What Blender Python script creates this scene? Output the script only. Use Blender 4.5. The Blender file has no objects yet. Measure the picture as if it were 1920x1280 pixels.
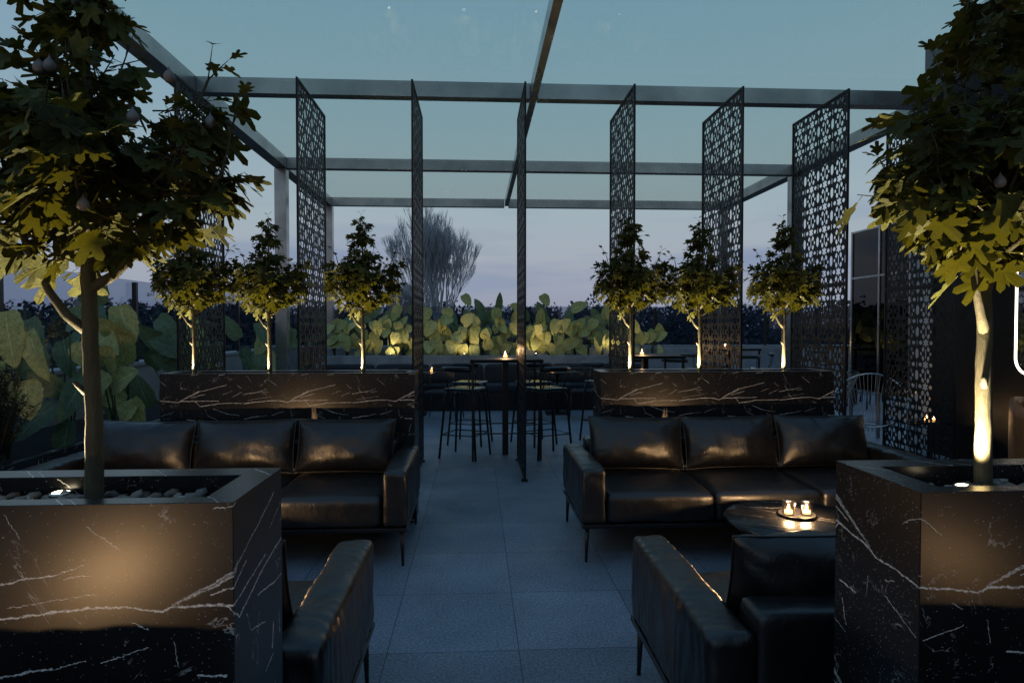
import bpy, bmesh, math, random
from mathutils import Vector, Matrix, noise, Euler
R = math.radians; PI = math.pi
sc = bpy.context.scene; C = sc.collection
random.seed(7)

# ------------------------------------------------------------------ helpers
def tag(o, label=None, cat=None, group=None, kind=None):
    if label: o['label'] = label
    if cat: o['category'] = cat
    if group: o['group'] = group
    if kind: o['kind'] = kind
    return o
def empty(name, loc=(0,0,0), rz=0):
    o = bpy.data.objects.new(name, None); C.objects.link(o)
    o.location = loc; o.rotation_euler = (0,0,rz); o.empty_display_size = .1
    return o
def kids(o): return [c for c in bpy.data.objects if c.parent == o]
def copy_tree(o, parent=None):
    c = o.copy(); C.objects.link(c); c.parent = parent
    for ch in kids(o): copy_tree(ch, c)
    return c

class MB:
    def __init__(s): s.v=[]; s.f=[]; s.uv=[]; s.smooth=[]
    def add(s, vs, fs, smooth=False, M=None):
        n=len(s.v)
        s.v += [tuple(M@Vector(p)) if M else tuple(p) for p in vs]
        s.f += [tuple(i+n for i in f) for f in fs]
        s.smooth += [smooth]*len(fs)
    def box(s, x0,x1,y0,y1,z0,z1, M=None):
        vs=[(x,y,z) for z in (z0,z1) for y in (y0,y1) for x in (x0,x1)]
        s.add(vs,[(0,2,3,1),(4,5,7,6),(0,1,5,4),(2,6,7,3),(0,4,6,2),(1,3,7,5)],False,M)
    def bar(s, a, b, w, h, up=(0,0,1)):
        a=Vector(a); b=Vector(b); d=(b-a); L=d.length; d.normalize()
        u=Vector(up); sd=d.cross(u)
        if sd.length<1e-4: sd=d.cross(Vector((1,0,0)))
        sd.normalize(); u=sd.cross(d)
        vs=[]
        for p in (a,b):
            for i,j in ((-1,-1),(1,-1),(1,1),(-1,1)): vs.append(p+sd*w/2*i+u*h/2*j)
        s.add(vs,[(0,1,2,3),(7,6,5,4),(0,4,5,1),(1,5,6,2),(2,6,7,3),(3,7,4,0)])
    def tube(s, pts, rad, n=8, cap=True):
        pts=[Vector(p) for p in pts]
        if not hasattr(rad,'__len__'): rad=[rad]*len(pts)
        base=len(s.v); prev=None; vs=[]
        for i,p in enumerate(pts):
            d=(pts[min(i+1,len(pts)-1)]-pts[max(i-1,0)])
            if d.length<1e-9: d=Vector((0,0,1))
            d.normalize()
            if prev is None:
                a=d.cross(Vector((0,0,1)))
                if a.length<.05: a=d.cross(Vector((1,0,0)))
            else: a=prev-d*prev.dot(d)
            a.normalize(); prev=a; b=d.cross(a)
            for k in range(n):
                t=2*PI*k/n; vs.append(p+(a*math.cos(t)+b*math.sin(t))*rad[i])
        fs=[]
        for i in range(len(pts)-1):
            for k in range(n):
                fs.append((i*n+k,i*n+(k+1)%n,(i+1)*n+(k+1)%n,(i+1)*n+k))
        if cap:
            fs.append(tuple(range(n-1,-1,-1))); m=(len(pts)-1)*n; fs.append(tuple(m+k for k in range(n)))
        s.add(vs,fs,True)
    def ring(s, pts, r, n=6):
        pts=list(pts); s.tube(pts+[pts[0]],r,n,False)
    def lathe(s, prof, n=32, M=None, cap=False):
        vs=[];fs=[]
        for r,z in prof:
            for k in range(n):
                t=2*PI*k/n; vs.append((r*math.cos(t),r*math.sin(t),z))
        for i in range(len(prof)-1):
            for k in range(n): fs.append((i*n+k,i*n+(k+1)%n,(i+1)*n+(k+1)%n,(i+1)*n+k))
        if cap:
            fs.append(tuple(range(n-1,-1,-1))); m=(len(prof)-1)*n; fs.append(tuple(m+k for k in range(n)))
        s.add(vs,fs,True,M)
    def build(s, name, mat, parent=None, loc=None, bevel=0, autosmooth=True):
        me=bpy.data.meshes.new(name); me.from_pydata(s.v,[],s.f); me.update()
        me.polygons.foreach_set('use_smooth', s.smooth)
        if s.uv:
            ul=me.uv_layers.new(name='UVMap')
            for lp in me.loops: ul.data[lp.index].uv=s.uv[lp.vertex_index]
        me.materials.append(mat)
        o=bpy.data.objects.new(name,me); C.objects.link(o)
        if parent: o.parent=parent
        if loc: o.location=loc
        if bevel:
            b=o.modifiers.new('bevel','BEVEL'); b.width=bevel; b.segments=2; b.limit_method='ANGLE'; b.angle_limit=R(40)
        return o

def soft_box(mb, x0,x1,y0,y1,z0,z1, r=.02, n=(14,14,8), bulge=(0,0,0), wr=.0, ws=9.0, seed=0, M=None, ripple=0, rip_axis=1):
    """upholstered block: rounded edges, bulging faces and creases"""
    cx,cy,cz=(x0+x1)/2,(y0+y1)/2,(z0+z1)/2; hx,hy,hz=(x1-x0)/2,(y1-y0)/2,(z1-z0)/2
    bm=bmesh.new(); vd={}
    def vert(u,v,w):
        k=(round(u,5),round(v,5),round(w,5))
        if k in vd: return vd[k]
        p=Vector((u*hx,v*hy,w*hz))
        q=Vector((max(-hx+r,min(hx-r,p.x)),max(-hy+r,min(hy-r,p.y)),max(-hz+r,min(hz-r,p.z))))
        d=p-q
        if d.length>1e-9: p=q+d.normalized()*r
        nx=p.x/hx; ny=p.y/hy; nz=p.z/hz
        fx=max(0,(1-ny*ny))*max(0,(1-nz*nz)); fy=max(0,(1-nx*nx))*max(0,(1-nz*nz)); fz=max(0,(1-nx*nx))*max(0,(1-ny*ny))
        p.x+=bulge[0]*nx*fx**.7; p.y+=bulge[1]*ny*fy**.7; p.z+=bulge[2]*nz*fz**.7
        if wr:
            s=Vector((seed*3.1,seed*1.7,seed)); nn=Vector((nx**5,ny**5,nz**5))
            if nn.length>0: nn.normalize()
            a=noise.noise((p+s)*ws); b=noise.noise((p+s)*ws*2.7)
            p+=nn*wr*(a+.5*b)
            if ripple:
                t=(p.y if rip_axis==1 else p.x)
                p+=nn*ripple*(abs(math.sin(t*52+4*noise.noise((p+s)*5)+p.x*20))-.6)*(.4+.6*abs(noise.noise((p+s)*4)))
        vd[k]=bm.verts.new((p.x+cx,p.y+cy,p.z+cz)); return vd[k]
    def g(i,m):  # denser toward the ends
        t=i/m*2-1; return math.copysign(abs(t)**.75,t) if abs(t)>1e-9 else 0
    for ax in range(3):
        a,b=[(1,2),(0,2),(0,1)][ax]
        for sgn in (-1,1):
            for i in range(n[a]):
                for j in range(n[b]):
                    q=[]
                    for ii,jj in ((i,j),(i+1,j),(i+1,j+1),(i,j+1)):
                        c=[0,0,0]; c[ax]=sgn; c[a]=g(ii,n[a]); c[b]=g(jj,n[b]); q.append(vert(*c))
                    flip = (sgn<0) != (ax==1)
                    if flip: q.reverse()
                    try: bm.faces.new(q)
                    except ValueError: pass
    bm.verts.index_update(); vs=[v.co.copy() for v in bm.verts]; bm.verts.ensure_lookup_table()
    fs=[tuple(v.index for v in f.verts) for f in bm.faces]; bm.free()
    mb.add(vs,fs,True,M)

def pillow(mb, W,Hh,T, M, seed=0, pipe=None, nx=34, ny=20):
    vs=[];fs=[]
    for side in (1,-1):
        for j in range(ny+1):
            for i in range(nx+1):
                u=i/nx*2-1; v=j/ny*2-1
                u=math.sin(u*PI/2)*.35+u*.65; v=math.sin(v*PI/2)*.35+v*.65
                x=W/2*u*(1-.035*(1-v*v)); z=Hh/2*v*(1-.05*(1-u*u))
                t=T/2*(max(0,1-abs(u)**2.6))**.55*(max(0,1-abs(v)**2.4))**.55
                e=max(abs(u),abs(v)); wv=noise.noise(Vector((u*5+seed*7,v*4+seed,side*3)))
                wv2=noise.noise(Vector((u*2.2+seed*5,v*2+seed*2,side)))
                ang=math.atan2(v,u)
                pleat=math.sin(ang*22+seed)*max(0,e-.55)*.010*(1 if e<.985 else 0)
                t=t*(1+.10*wv2)+ (.004*wv+pleat)*(1 if e<.97 else 0)
                vs.append((x,-side*t,z+.004*wv))
    m=(nx+1)*(ny+1)
    for side in (0,1):
        for j in range(ny):
            for i in range(nx):
                a=side*m+j*(nx+1)+i; q=(a,a+1,a+nx+2,a+nx+1)
                fs.append(q if side==0 else tuple(reversed(q)))
    mb.add(vs,fs,True,M)
    # piping around the seam
    pts=[]
    for k in range(80):
        t=k/80*4; s=int(t); f=(t-s)*2-1
        u,v=[(f,-1),(1,f),(-f,1),(-1,-f)][s]
        pts.append(M@Vector((W/2*u*(1-.035*(1-v*v)),0,Hh/2*v*(1-.05*(1-u*u)))))
    pipe.ring(pts,.0045,5)

# ------------------------------------------------------------------ materials
def newmat(name):
    m=bpy.data.materials.new(name); m.use_nodes=True; nt=m.node_tree
    return m,nt,nt.nodes['Principled BSDF']
def N(nt,t,**k):
    n=nt.nodes.new(t)
    for a,b in k.items():
        if a[0]=='_':
            n.inputs[a[1:].replace('_',' ')].default_value=b
        else: setattr(n,a,b)
    return n
def L(nt,a,b): nt.links.new(a,b)
def math_(nt,op,a,b=None,clamp=False):
    n=nt.nodes.new('ShaderNodeMath'); n.operation=op; n.use_clamp=clamp
    for i,x in enumerate((a,b)):
        if x is None: continue
        if isinstance(x,(int,float)): n.inputs[i].default_value=x
        else: L(nt,x,n.inputs[i])
    return n.outputs[0]
def noise_(nt,vec,scale,detail=4,rough=.55,dist=0):
    n=N(nt,'ShaderNodeTexNoise'); n.inputs['Scale'].default_value=scale; n.inputs['Detail'].default_value=detail
    n.inputs['Roughness'].default_value=rough; n.inputs['Distortion'].default_value=dist
    if vec is not None: L(nt,vec,n.inputs['Vector'])
    return n
def ramp_(nt,fac,stops,interp='LINEAR'):
    n=N(nt,'ShaderNodeValToRGB'); n.color_ramp.interpolation=interp; e=n.color_ramp.elements
    while len(e)>1: e.remove(e[-1])
    for i,(p,c) in enumerate(stops):
        x=e[0] if i==0 else e.new(p); x.position=p; x.color=(*c,1) if len(c)==3 else c
    L(nt,fac,n.inputs[0]); return n
def mix_(nt,fac,a,b,mode='MIX'):
    n=N(nt,'ShaderNodeMix'); n.data_type='RGBA'; n.blend_type=mode
    for s,x in ((n.inputs[0],fac),(n.inputs[6],a),(n.inputs[7],b)):
        if isinstance(x,(int,float)): s.default_value=x
        elif isinstance(x,tuple): s.default_value=(*x,1)
        else: L(nt,x,s)
    return n.outputs[2]
def bump_(nt,h,strength,dist,p,prev=None):
    b=N(nt,'ShaderNodeBump'); b.inputs['Strength'].default_value=strength; b.inputs['Distance'].default_value=dist
    L(nt,h,b.inputs['Height'])
    if prev: L(nt,prev,b.inputs['Normal'])
    if p: L(nt,b.outputs[0],p.inputs['Normal'])
    return b.outputs[0]
def objco(nt): return N(nt,'ShaderNodeTexCoord').outputs['Object']

def simple(name,col,rough=.5,metal=0,var=.3,scale=6,bump=.0,bs=40,spec=.5):
    m,nt,p=newmat(name); co=objco(nt)
    n=noise_(nt,co,scale,5)
    c=ramp_(nt,n.outputs[0],[(.3,tuple(x*(1-var) for x in col)),(.7,tuple(min(1,x*(1+var)) for x in col))])
    L(nt,c.outputs[0],p.inputs['Base Color']); p.inputs['Metallic'].default_value=metal
    r=N(nt,'ShaderNodeMapRange'); L(nt,noise_(nt,co,scale*2.3,4).outputs[0],r.inputs[0])
    r.inputs[1].default_value=.3; r.inputs[2].default_value=.7; r.inputs[3].default_value=max(.03,rough-.08); r.inputs[4].default_value=min(1,rough+.1)
    L(nt,r.outputs[0],p.inputs['Roughness']); p.inputs['Specular IOR Level'].default_value=spec
    if bump: bump_(nt,noise_(nt,co,bs,6,.6).outputs[0],bump,.01,p)
    return m

# ---- black marble with white veins, the same veining repeated every 0.81 m along a face
def seg_group():
    g=bpy.data.node_groups.new('vein_segment','ShaderNodeTree'); I=g.interface
    for nm,t in (('P','NodeSocketVector'),('A','NodeSocketVector'),('B','NodeSocketVector'),('W','NodeSocketFloat')): I.new_socket(nm,in_out='INPUT',socket_type=t)
    I.new_socket('V',in_out='OUTPUT',socket_type='NodeSocketFloat')
    gi=g.nodes.new('NodeGroupInput'); go=g.nodes.new('NodeGroupOutput')
    def vm(op,a,b,sc=None):
        n=g.nodes.new('ShaderNodeVectorMath'); n.operation=op; g.links.new(a,n.inputs[0])
        if b is not None: g.links.new(b,n.inputs[1])
        if sc is not None: g.links.new(sc,n.inputs['Scale'])
        return n
    pa=vm('SUBTRACT',gi.outputs[0],gi.outputs[1]).outputs[0]; ba=vm('SUBTRACT',gi.outputs[2],gi.outputs[1]).outputs[0]
    h=math_(g,'DIVIDE',vm('DOT_PRODUCT',pa,ba).outputs['Value'],vm('DOT_PRODUCT',ba,ba).outputs['Value'],True)
    q=vm('SCALE',ba,None,h).outputs[0]; d=vm('DISTANCE',pa,q).outputs['Value']
    t=math_(g,'DIVIDE',d,gi.outputs[3]); o=math_(g,'SUBTRACT',1.6,t,True)
    g.links.new(o,go.inputs[0]); return g
SEG=seg_group()
VE=[(-.325,-.008,-.123,.012,14),(-.123,.012,-.067,.010,14),(-.067,.010,0,0,13),(0,0,.02,.009,13),(.02,.009,.146,.011,16),
    (.146,.011,.30,.013,10),(.126,.012,.163,-.030,9),(.163,-.030,.30,-.008,14),(.30,-.008,.485,-.006,11),
    (.024,.014,.155,.080,26),(.155,.080,.36,.130,9),(.095,.034,.20,.062,9),(-.325,.06,-.208,.079,10),(-.208,.079,-.152,.096,5),
    (-.335,.058,-.36,.05,8),(-.297,.014,-.127,.040,4),(-.19,.07,-.14,.075,6),(-.143,.172,-.083,.127,5),
    (-.325,-.125,-.216,-.107,11),(-.216,-.11,-.15,-.095,4),(.067,-.129,.123,-.135,12),(-.06,-.02,-.03,-.035,4),(.30,.205,.345,.21,8),(-.20,.228,-.19,.283,11),(-.175,.23,-.165,.283,6),(.10,.228,.115,.283,7),(.34,.228,.35,.283,13),(.39,.23,.385,.283,5),(.036,.02,.15,.072,7),(.05,.03,.16,.088,6),(.10,.205,.15,.212,6),(-.30,.20,-.27,.15,3),(.2,-.05,.22,-.10,4),(.02,-.06,.03,-.11,4),(.26,-.05,.37,-.09,9),(.37,-.09,.45,-.10,6),(.22,-.10,.30,-.14,6),(-.12,-.10,-.03,-.07,6),(.40,.04,.47,.075,6),(.33,.06,.40,.085,5),(.44,.13,.475,.10,5)]
def marble(name, u0=.13, v0=.932, vc=(.72,.70,.66)):
    m,nt,p=newmat(name); co=objco(nt)
    sep=N(nt,'ShaderNodeSeparateXYZ'); L(nt,co,sep.inputs[0])
    u=math_(nt,'ADD',sep.outputs[0],math_(nt,'MULTIPLY',sep.outputs[1],.85))
    v=math_(nt,'ADD',sep.outputs[2],math_(nt,'MULTIPLY',sep.outputs[1],-.16))
    u=math_(nt,'SUBTRACT',u,u0-.335); v=math_(nt,'SUBTRACT',v,v0)
    sn=N(nt,'ShaderNodeSeparateXYZ'); L(nt,N(nt,'ShaderNodeTexCoord').outputs['Normal'],sn.inputs[0]); v=math_(nt,'ADD',v,math_(nt,'MULTIPLY',math_(nt,'GREATER_THAN',sn.outputs[2],.5),.058))
    um=math_(nt,'SUBTRACT',math_(nt,'FLOORED_MODULO',u,.81),.335)
    vm=math_(nt,'SUBTRACT',math_(nt,'FLOORED_MODULO',math_(nt,'ADD',v,.175),.46),.175)
    cb=N(nt,'ShaderNodeCombineXYZ'); L(nt,um,cb.inputs[0]); L(nt,vm,cb.inputs[1])
    n1=noise_(nt,co,24,5,.65); n2=noise_(nt,co,130,3,.6)
    def off(n,amt):
        a=nt.nodes.new('ShaderNodeVectorMath'); a.operation='SUBTRACT'; L(nt,n.outputs['Color'],a.inputs[0]); a.inputs[1].default_value=(.5,.5,.5)
        b=nt.nodes.new('ShaderNodeVectorMath'); b.operation='MULTIPLY'; L(nt,a.outputs[0],b.inputs[0]); b.inputs[1].default_value=(amt,amt,0); return b.outputs[0]
    def vadd(a,b):
        n=nt.nodes.new('ShaderNodeVectorMath'); n.operation='ADD'; L(nt,a,n.inputs[0]); L(nt,b,n.inputs[1]); return n.outputs[0]
    P=vadd(vadd(cb.outputs[0],off(n1,.014)),off(n2,.009))
    acc=None
    for (a,b,c,d,w) in VE:
        g=nt.nodes.new('ShaderNodeGroup'); g.node_tree=SEG; L(nt,P,g.inputs[0])
        g.inputs[1].default_value=(a,b,0); g.inputs[2].default_value=(c,d,0); g.inputs[3].default_value=w*.000125
        o=g.outputs[0]
        if w>20:  # a brushed, broken-up stroke
            mq=N(nt,'ShaderNodeMapping'); L(nt,P,mq.inputs[0]); mq.inputs['Rotation'].default_value=(0,0,R(-27)); mq.inputs['Scale'].default_value=(.25,1,1)
            br=noise_(nt,mq.outputs[0],330,4,.75); o=math_(nt,'MULTIPLY',o,ramp_(nt,br.outputs[0],[(.42,(0,)*3),(.60,(.9,)*3)]).outputs[0])
        acc=o if acc is None else math_(nt,'MAXIMUM',acc,o)
    # broken by fine noise
    br=ramp_(nt,noise_(nt,co,95,4,.7).outputs[0],[(.36,(.25,)*3),(.52,(1,)*3)])
    acc=math_(nt,'MULTIPLY',acc,br.outputs[0])
    # faint secondary hairlines and specks
    hn=noise_(nt,co,3.2,7,.62,.9); hl=math_(nt,'ABSOLUTE',math_(nt,'SUBTRACT',hn.outputs[0],.5))
    hl=math_(nt,'SUBTRACT',1,math_(nt,'DIVIDE',hl,.0045),True)
    msk=ramp_(nt,noise_(nt,co,11,4).outputs[0],[(.52,(0,)*3),(.62,(1,)*3)])
    hl=math_(nt,'MULTIPLY',math_(nt,'MULTIPLY',hl,msk.outputs[0]),.55)
    vo=N(nt,'ShaderNodeTexVoronoi'); vo.inputs['Scale'].default_value=150
    wv=nt.nodes.new('ShaderNodeVectorMath'); wv.operation='ADD'; L(nt,co,wv.inputs[0]); L(nt,off(noise_(nt,co,260,2),.012),wv.inputs[1]); L(nt,wv.outputs[0],vo.inputs['Vector'])
    sp=math_(nt,'LESS_THAN',vo.outputs['Distance'],.20)
    sc_=N(nt,'ShaderNodeSeparateColor'); L(nt,vo.outputs['Color'],sc_.inputs[0])
    sp=math_(nt,'MULTIPLY',sp,math_(nt,'GREATER_THAN',sc_.outputs[0],.84)); sp=math_(nt,'MULTIPLY',sp,.34)
    n3=ramp_(nt,noise_(nt,co,60,5,.75).outputs[0],[(.69,(0,)*3),(.74,(.5,)*3)])
    tot=math_(nt,'MAXIMUM',math_(nt,'MAXIMUM',acc,hl),math_(nt,'MAXIMUM',sp,n3.outputs[0]),True)
    base=ramp_(nt,noise_(nt,co,5,6,.6).outputs[0],[(.3,(.006,.006,.007)),(.7,(.011,.011,.0115))])
    col=mix_(nt,tot,base.outputs[0],vc); L(nt,col,p.inputs['Base Color'])
    p.inputs['Roughness'].default_value=.27; p.inputs['Specular IOR Level'].default_value=.45
    return m
M_MARBLE=marble('black_veined_marble')
M_MARBLE_T=marble('black_table_marble',.0,.43,(.20,.20,.19))

def leather():
    m,nt,p=newmat('black_leather'); co=objco(nt)
    c=ramp_(nt,noise_(nt,co,4,6,.6).outputs[0],[(.3,(.0048,.0048,.005)),(.7,(.0095,.0092,.0092))]); L(nt,c.outputs[0],p.inputs['Base Color'])
    r=ramp_(nt,noise_(nt,co,7,6,.65).outputs[0],[(.3,(.27,)*3),(.7,(.44,)*3)]); L(nt,r.outputs[0],p.inputs['Roughness'])
    p.inputs['Specular IOR Level'].default_value=.7
    mp=N(nt,'ShaderNodeMapping'); L(nt,co,mp.inputs[0]); mp.inputs['Scale'].default_value=(1.0,1.0,.45)
    a=noise_(nt,mp.outputs[0],9,5,.6,.7); b1=bump_(nt,a.outputs[0],.22,.02,None)
    b1=bump_(nt,noise_(nt,co,34,6,.7,1.2).outputs[0],.22,.008,None,b1)
    v=N(nt,'ShaderNodeTexVoronoi'); v.inputs['Scale'].default_value=260; L(nt,co,v.inputs['Vector'])
    bump_(nt,v.outputs['Distance'],.10,.003,p,b1)
    return m
M_LEATHER=leather()
M_BLACK=simple('black_powder_coated_steel',(.008,.008,.009),.32,.0,.3,9,.05,120)
M_LATT=simple('black_laser_cut_steel',(.006,.0065,.008),.48,.0,.35,5,.04,90,spec=.3)
def steel():
    m,nt,p=newmat('painted_grey_steel'); co=objco(nt)
    c=ramp_(nt,noise_(nt,co,1.3,4).outputs[0],[(.3,(.22,.225,.235)),(.7,(.42,.425,.43))]); L(nt,c.outputs[0],p.inputs['Base Color'])
    p.inputs['Metallic'].default_value=.85
    r=ramp_(nt,noise_(nt,co,2.5,6,.6).outputs[0],[(.3,(.16,)*3),(.7,(.36,)*3)]); L(nt,r.outputs[0],p.inputs['Roughness'])
    return m
M_STEEL=steel()
M_CONC=simple('grey_concrete',(.25,.28,.31),.55,0,.35,3,.15,60)
M_PALE=simple('pale_concrete',(.24,.25,.26),.6,0,.25,2,.15,60)
M_SOIL=simple('dark_soil',(.012,.009,.007),.95,0,.5,40,1,90)
M_WALL=simple('black_wall_panel',(.004,.004,.005),.5,0,.3,2,spec=.25)
M_FASC=simple('grey_fascia_metal',(.10,.105,.11),.4,.4,.2,2)
M_AMBER=simple('cognac_leather',(.30,.10,.025),.45,0,.3,8,.2,30)
M_CHROME=simple('polished_steel',(.5,.5,.5),.2,1,.1,5)
M_CUSH=simple('dark_blue_grey_fabric',(.022,.025,.032),.85,0,.35,60,.5,300)
M_WAX=simple('ivory_wax',(.6,.5,.35),.5,0,.1,9)

def bark():
    m,nt,p=newmat('fig_bark'); co=objco(nt)
    mp=N(nt,'ShaderNodeMapping'); L(nt,co,mp.inputs[0]); mp.inputs['Scale'].default_value=(1,1,.22)
    a=noise_(nt,mp.outputs[0],85,6,.65); b=noise_(nt,co,9,4)
    c=ramp_(nt,a.outputs[0],[(.3,(.018,.013,.008)),(.55,(.045,.034,.021)),(.75,(.085,.068,.044))])
    col=mix_(nt,math_(nt,'MULTIPLY',b.outputs[0],.5),c.outputs[0],(.10,.10,.035)); L(nt,col,p.inputs['Base Color'])
    p.inputs['Roughness'].default_value=.8; bump_(nt,a.outputs[0],.8,.006,p)
    return m
M_BARK=bark()
def leafmat(name,c1,c2,trans,rough=.55,veins=False,tcol=(.4,.42,.05)):
    m,nt,p=newmat(name); co=objco(nt); out=nt.nodes['Material Output']
    geo=N(nt,'ShaderNodeNewGeometry')
    n=noise_(nt,co,16 if not veins else 2.2,6,.7)
    f=n.outputs[0]
    if True:
        f=math_(nt,'ADD',math_(nt,'MULTIPLY',f,.6),math_(nt,'MULTIPLY',geo.outputs['Random Per Island'],.45))
    c=ramp_(nt,f,[(.25,c1),(.8,c2)]).outputs[0]
    if name=='fig_leaf':
        uv=N(nt,'ShaderNodeTexCoord').outputs['UV']; sp=N(nt,'ShaderNodeSeparateXYZ'); L(nt,uv,sp.inputs[0])
        dx=math_(nt,'SUBTRACT',sp.outputs[0],.5); dy=math_(nt,'SUBTRACT',sp.outputs[1],.08)
        k=math_(nt,'DIVIDE',math_(nt,'ARCTAN2',dx,dy),.86); kd=math_(nt,'ABSOLUTE',math_(nt,'SUBTRACT',k,math_(nt,'ROUND',k)))
        rr2=math_(nt,'SQRT',math_(nt,'ADD',math_(nt,'MULTIPLY',dx,dx),math_(nt,'MULTIPLY',dy,dy)))
        vd=math_(nt,'MULTIPLY',math_(nt,'MULTIPLY',kd,.86),rr2); ve=math_(nt,'SUBTRACT',1,math_(nt,'DIVIDE',vd,.016),True)
        sv=math_(nt,'FRACT',math_(nt,'MULTIPLY',math_(nt,'SUBTRACT',rr2,math_(nt,'MULTIPLY',kd,.5)),9.0)); sv=math_(nt,'SUBTRACT',1,math_(nt,'DIVIDE',math_(nt,'ABSOLUTE',math_(nt,'SUBTRACT',sv,.5)),.10),True)
        ve=math_(nt,'MAXIMUM',ve,math_(nt,'MULTIPLY',sv,.35))
        c=mix_(nt,math_(nt,'MULTIPLY',ve,.55),c,(.16,.16,.035)); bump_(nt,ve,.6,.004,p)
        c=mix_(nt,1.0,c,ramp_(nt,noise_(nt,co,70,5,.7).outputs[0],[(.35,(.6,)*3),(.65,(1.3,)*3)]).outputs[0],'MULTIPLY')
    if veins:
        uv=N(nt,'ShaderNodeTexCoord').outputs['UV']; sp=N(nt,'ShaderNodeSeparateXYZ'); L(nt,uv,sp.inputs[0])
        ax=math_(nt,'ABSOLUTE',math_(nt,'SUBTRACT',sp.outputs[0],.5))
        mid=math_(nt,'SUBTRACT',1,math_(nt,'DIVIDE',ax,.028),True)
        w=math_(nt,'SUBTRACT',sp.outputs[1],math_(nt,'MULTIPLY',ax,.75)); w=math_(nt,'MULTIPLY',w,9.0)
        w=math_(nt,'ABSOLUTE',math_(nt,'SUBTRACT',math_(nt,'FRACT',w),.5)); vv=math_(nt,'SUBTRACT',1,math_(nt,'DIVIDE',w,.09),True)
        ve=math_(nt,'MAXIMUM',mid,math_(nt,'MULTIPLY',vv,.35))
        c=mix_(nt,math_(nt,'MULTIPLY',ve,.6),c,tuple(min(1,x*2.1+.02) for x in c2))
        mo=ramp_(nt,noise_(nt,co,28,6,.75).outputs[0],[(.35,(.62,)*3),(.65,(1.25,)*3)])
        c=mix_(nt,1.0,c,mo.outputs[0],'MULTIPLY')
        bump_(nt,ve,.5,.01,p)
    L(nt,c,p.inputs['Base Color']); p.inputs['Roughness'].default_value=rough; p.inputs['Specular IOR Level'].default_value=.3
    if trans:
        t=N(nt,'ShaderNodeBsdfTranslucent'); L(nt,mix_(nt,.65,c,tcol),t.inputs[0]); mx=N(nt,'ShaderNodeMixShader'); mx.inputs[0].default_value=trans
        L(nt,p.outputs[0],mx.inputs[1]); L(nt,t.outputs[0],mx.inputs[2]); L(nt,mx.outputs[0],out.inputs[0])
    return m
M_FIG=leafmat('fig_leaf',(.022,.028,.0035),(.068,.072,.008),.10,.75,tcol=(.30,.28,.02))
M_BIG=leafmat('giant_leaf_green',(.085,.145,.08),(.23,.27,.14),.12,.5,True,tcol=(.2,.25,.05))
M_OLIVE=leafmat('giant_leaf_olive',(.36,.37,.13),(.68,.62,.24),.15,.5,True,tcol=(.3,.3,.06))
M_CON=leafmat('conifer_foliage',(.004,.008,.006),(.012,.018,.012),0,.8)
M_FRUIT=simple('pale_fig_skin',(.17,.145,.13),.5,0,.2,30)
M_TWIG=simple('haze_pale_bare_twigs',(.42,.43,.46),.9,0,.2,.3)  # pale grey-blue puts the distance haze into the twig colour
M_FARB=simple('distant_dark_foliage',(.05,.052,.06),.95,0,.4,.15)

def glass(name,tint,ior=1.45,rough=.0,boost=1.0):
    m,nt,p=newmat(name); nt.nodes.remove(p); out=nt.nodes['Material Output']
    t=N(nt,'ShaderNodeBsdfTransparent'); t.inputs[0].default_value=(*tint,1)
    g=N(nt,'ShaderNodeBsdfGlossy'); g.inputs['Roughness'].default_value=rough
    co=objco(nt); nn=noise_(nt,co,.7,3); b=N(nt,'ShaderNodeBump'); b.inputs['Strength'].default_value=.015; L(nt,nn.outputs[0],b.inputs['Height']); L(nt,b.outputs[0],g.inputs['Normal'])
    fr=N(nt,'ShaderNodeFresnel'); gg=N(nt,'ShaderNodeNewGeometry'); L(nt,math_(nt,'ADD',math_(nt,'MULTIPLY',gg.outputs['Backfacing'],1/ior-ior),ior),fr.inputs[0])
    mx=N(nt,'ShaderNodeMixShader'); L(nt,math_(nt,'MULTIPLY',fr.outputs[0],boost,True),mx.inputs[0]); L(nt,t.outputs[0],mx.inputs[1]); L(nt,g.outputs[0],mx.inputs[2]); L(nt,mx.outputs[0],out.inputs[0])
    return m
M_ROOF=glass('green_tinted_roof_glass',(.965,.995,.965),1.25,0,.55)
M_RAIL=glass('grey_balustrade_glass',(.62,.68,.76),1.45)
M_DARKG=glass('dark_smoked_glass',(.035,.04,.05),1.45)
M_CLEAR=glass('clear_tumbler_glass',(.93,.93,.93),1.5,.02)
def emit(name,col,s):
    m,nt,p=newmat(name); p.inputs['Base Color'].default_value=(*col,1); p.inputs['Emission Color'].default_value=(*col,1); p.inputs['Emission Strength'].default_value=s
    return m
M_FLAME=emit('candle_flame',(1,.50,.14),60)
M_GLOWW=emit('candle_glowing_wax',(1,.46,.14),5)
M_LAMP=emit('warm_lamp_lens',(1,.82,.52),12)
M_LED=emit('warm_white_led_strip',(1,.86,.66),5)

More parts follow.
